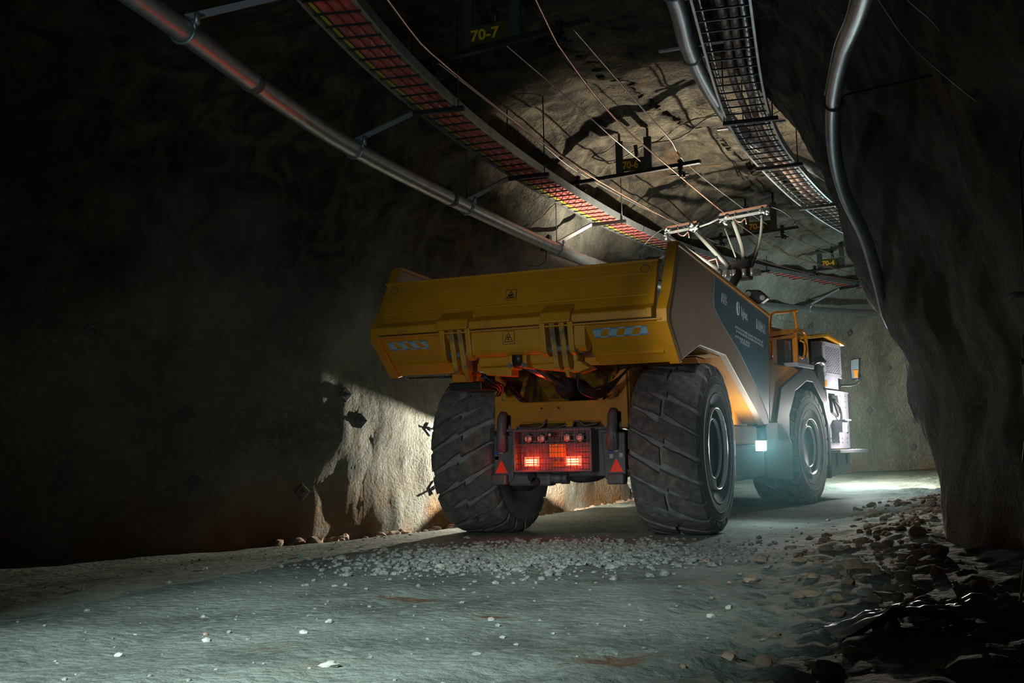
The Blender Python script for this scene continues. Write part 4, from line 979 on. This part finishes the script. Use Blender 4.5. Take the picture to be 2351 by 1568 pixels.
if h_[0]:
    q = h_[0]; sg = empty('gas_sensor', q); tag(sg, 'small black sensor box with white cap on the left wall above the tailgate', 'sensor')
    MB().box(-.06, .10, -.05, .05, -.12, .12).build('housing', BLKS, sg, .01)
    MB().box(.0, .06, -.03, .03, .12, .24).build('cap', WST, sg, .01)
    MB().tube(curve([(.02, 0, -.1), (.05, -.1, -.28), (-.0, -.3, -.4), (-.05, -.5, -.42)], .06), .008, 6).build('lead', BLK, sg)

# ---- gear hanging at the right edge near the camera
ge = empty('equipment_board', (4.62, -5.5, .83)); tag(ge, 'dark red board hanging on the right edge of the photo', 'board')
MB().prism([(-.16, 0), (.3, -.02), (.3, .38), (-.10, .38)], 1, -.02, .02).build('board_panel', mat('dull_red_board', (.10, .045, .04), .7, var=.2), ge)
MB().box(-.14, .3, -.025, .025, -.05, .01).build('bottom_edge', GREY, ge)
o = MB().tube([(4.50, -5.5, 1.18), (4.51, -5.5, 1.50)], .014, 10).build('marker_rod', WST); tag(o, 'slim white vertical rod at the right edge of the photo', 'rod')
MB().cyl((4.488, -5.5, 1.36), (4.52, -5.5, 1.36), .02, 8).build('rod_clip', BLKS, o)
o = MB().tube([(4.53, -5.5, 1.50), (4.55, -5.5, 2.5), (4.75, -5.4, 3.2)], .006, 8).build('suspension_cable', BLK); tag(o, 'black cord holding the white rod at the right edge', 'cord')
MB().tube([(4.45, -5.49, 1.7), (4.47, -5.5, 1.72), (4.55, -5.5, 1.72)], .018, 8).build('hook', SILV, o)
o = MB().tube([(4.7, -5.5, 1.15), (4.72, -5.45, 1.8), (4.9, -5.3, 2.7)], .006, 8).build('suspension_cable', BLK); tag(o, 'black cord holding the red board at the right edge', 'cord')
for k, (dx, m_, nm) in enumerate(((0, YELC, 'left'), (.045, BRNC, 'right'))):
    zf = zfloor(4.42 + dx, -5.5)
    wire([(4.56 + dx, -5.45, .95), (4.50 + dx, -5.5, .60), (4.45 + dx, -5.52, .35), (4.41 + dx * .6, -5.55, .12), (4.37 + dx * .4, -5.7, zfloor(4.37, -5.7) + .02), (4.2 + dx, -6.6, zfloor(4.2, -6.6) + .02)], .008, m_, nm + ' thin hose of the pair drooping at the bottom right corner', .08, 'air_hose', 'hose')

# ------------------------------------------------------------------ stones, rubble
def stone_mesh(b, c, r, seed, flat=.6):
    rnd = random.Random(seed); ico = bmesh.new(); bmesh.ops.create_icosphere(ico, subdivisions=1 if r < .03 else 2, radius=1)
    M = Matrix.Rotation(rnd.uniform(0, 6.28), 3, 'Z') @ Matrix.Rotation(rnd.uniform(-.3, .3), 3, 'X'); sx, sy = rnd.uniform(.8, 1.3), rnd.uniform(.6, 1)
    P = []
    for v in ico.verts:
        p = v.co.copy(); k = 1 + noise.noise(p * 1.4 + Vector((seed * 1.7, 0, 0))) * .45
        p = Vector((p.x * sx, p.y * sy, p.z * flat)) * k * r; P.append(Vector(c) + M @ p)
    b.add(P, [tuple(v.index for v in f.verts) for f in ico.faces], False); ico.free()
uniq = [((2.86, -5.9), .055, 'pale stone with a thin shadow right of centre on the floor', STONE), ((2.89, -5.60), .05, 'small whitish stone just behind another one on the floor', STONE), ((1.56, -7.67), .06, 'pale stone near the bottom edge left of centre', STONE),
        ((.84, -6.58), .05, 'rounded pale stone left of the rusty stain', STONE), ((-1.81, -4.43), .06, 'pale stone far left near the foot of the left wall', STONE), ((.40, -7.1), .035, 'pinkish small stone at the lower left', STONET),
        ((.52, -7.24), .045, 'grey flat stone beside the pinkish one at the lower left', STONE), ((.38, -7.72), .045, 'flat stone nearest the bottom left corner', STONE), ((.89, -6.91), .045, 'oval pale stone between the lower left stones', STONE),
        ((3.23, -4.9), .16, 'large tan flat rock lying right of centre', STONET), ((3.66, -7.2), .13, 'orange-brown rock at the bottom edge on the right', STONET), ((2.82, 3.3), .14, 'brownish rock beside the right wall behind the rear wheel', STONET), ((3.80, -2.5), .09, 'grey rock at the foot of the right wall corner', STONE),
        ((3.05, 2.2), .11, 'tan rock second in the row by the right wall', STONET), ((3.3, -3.6), .14, 'dark rock in the shade right of the big tan rock', STONE), ((3.6, -5.2), .12, 'dark rock in front of the right wall near the camera', STONE), ((2.3, -2.7), .04, 'little white stone in the dark floor behind the right rear tyre', STONE)]
for i, ((x, y), r, L_, m_) in enumerate(uniq):
    b = MB(); r *= .6; stone_mesh(b, (0, 0, 0), r, i + 3, .5); o = b.build('stone', m_); o.location = (x, y, zfloor(x, y) + r * .28); tag(o, L_, 'stone')
rnd = random.Random(21); b = MB()
def gz(x, y, r): return zfloor(x, y) + r * .2
for _ in range(4200):
    # pile swept up behind the left rear wheel
    x = rnd.gauss(.55, .75); y = -2.7 + (x - .25) * .22 + rnd.gauss(0, .75); r = abs(rnd.gauss(.012, .010)) + .006
    stone_mesh(b, (x, y, gz(x, y, r)), r, rnd.randint(0, 999))
for _ in range(1100):
    x = rnd.uniform(-3.5, 4.2); y = rnd.uniform(-8.6, 3); r = abs(rnd.gauss(.004, .006)) + .003
    if -1.6 < x < 1.6 and y > -1: continue
    stone_mesh(b, (x, y, gz(x, y, r)), r, rnd.randint(0, 999))
o = b.build('gravel', GRAV); tag(o, 'loose pale gravel scattered over the ground behind the rear wheels', 'gravel', kind='stuff')
b = MB()
for _ in range(500):
    y = rnd.uniform(-7.5, 7); xr_ = (3.7 if y > -2 else 3.7 + (-2 - y) * .2); x = xr_ - abs(rnd.gauss(0, .55)); r = abs(rnd.gauss(.022, .02)) + .01
    if x < 1.9: continue
    stone_mesh(b, (x, y, zfloor(x, y) + r * .2), r, rnd.randint(0, 999))
for _ in range(160):
    y = rnd.uniform(-1, 9); 
    h_ = BL.ray_cast(Vector((-.9, y, .05)), Vector((-1, 0, 0)))
    if not h_[0]: continue
    x = h_[0].x + abs(rnd.gauss(0, .12)) - .03; r = abs(rnd.gauss(.035, .03)) + .01
    stone_mesh(b, (x, y, zfloor(x, y) + r * .2), r, rnd.randint(0, 999))
o = b.build('rubble', STONET); tag(o, 'broken rock rubble lying along the foot of the walls', 'rubble', kind='stuff')
# crumpled plastic sheet
b = MB(); nx, ny = 44, 26; P = []
for j in range(ny + 1):
    for i in range(nx + 1):
        u, v = i / nx - .5, j / ny - .5
        x = 3.98 + u * 1.0 * (1 - .5 * abs(v)); y = -6.1 + v * .5 + u * .1
        rid = abs(sin(v * 16 + noise.noise((u * 2, v * 2, 0)) * 3)) * .055 * (1 - abs(2 * u) ** 2)
        P.append((x, y, zfloor(x, y) + .012 + rid + .05 * max(0, 1 - abs(2 * u)) + noise.noise((u * 7, v * 7, 4)) * .02 * (1 - abs(2 * u))))
b.add(P, [(j * (nx + 1) + i, j * (nx + 1) + i + 1, (j + 1) * (nx + 1) + i + 1, (j + 1) * (nx + 1) + i) for j in range(ny) for i in range(nx)], True)
o = b.build('plastic_sheet', PLST); s_ = o.modifiers.new('solid', 'SOLIDIFY'); s_.thickness = .004; tag(o, 'crumpled dark plastic sheet on the ground at the lower right', 'plastic sheet')

# dusty haze hanging around the lit truck
b = MB(); b.lathe([(.001, -1)] + [(cos(a), sin(a)) for a in [radians(-80 + 20 * i) for i in range(9)]] + [(.001, 1)], (0, 0, 0), 'z', 24)
hm = bpy.data.materials.new('dust_haze'); hm.use_nodes = True; hn = hm.node_tree
for n_ in list(hn.nodes):
    if n_.type == 'BSDF_PRINCIPLED': hn.nodes.remove(n_)
vsn = hn.nodes.new('ShaderNodeVolumeScatter'); vsn.inputs['Color'].default_value = (.45, .95, 1, 1); vsn.inputs['Density'].default_value = .06; vsn.inputs['Anisotropy'].default_value = .3
tcn = hn.nodes.new('ShaderNodeTexCoord'); ln_ = hn.nodes.new('ShaderNodeVectorMath'); ln_.operation = 'LENGTH'; hn.links.new(tcn.outputs['Object'], ln_.inputs[0])
mr_ = hn.nodes.new('ShaderNodeMapRange'); mr_.inputs[1].default_value = 1.0; mr_.inputs[2].default_value = .2; mr_.inputs[3].default_value = 0; mr_.inputs[4].default_value = .06
hn.links.new(ln_.outputs['Value'], mr_.inputs[0]); hn.links.new(mr_.outputs[0], vsn.inputs['Density'])
hn.links.new(vsn.outputs[0], hn.nodes['Material Output'].inputs['Volume'])
hz_ = b.build('dust_haze', hm); hz_.location = (2.3, .6, .95); hz_.scale = (1.5, 3.0, 1.15); tag(hz_, 'thin bluish dust haze glowing around the side lamp', 'haze', kind='stuff')
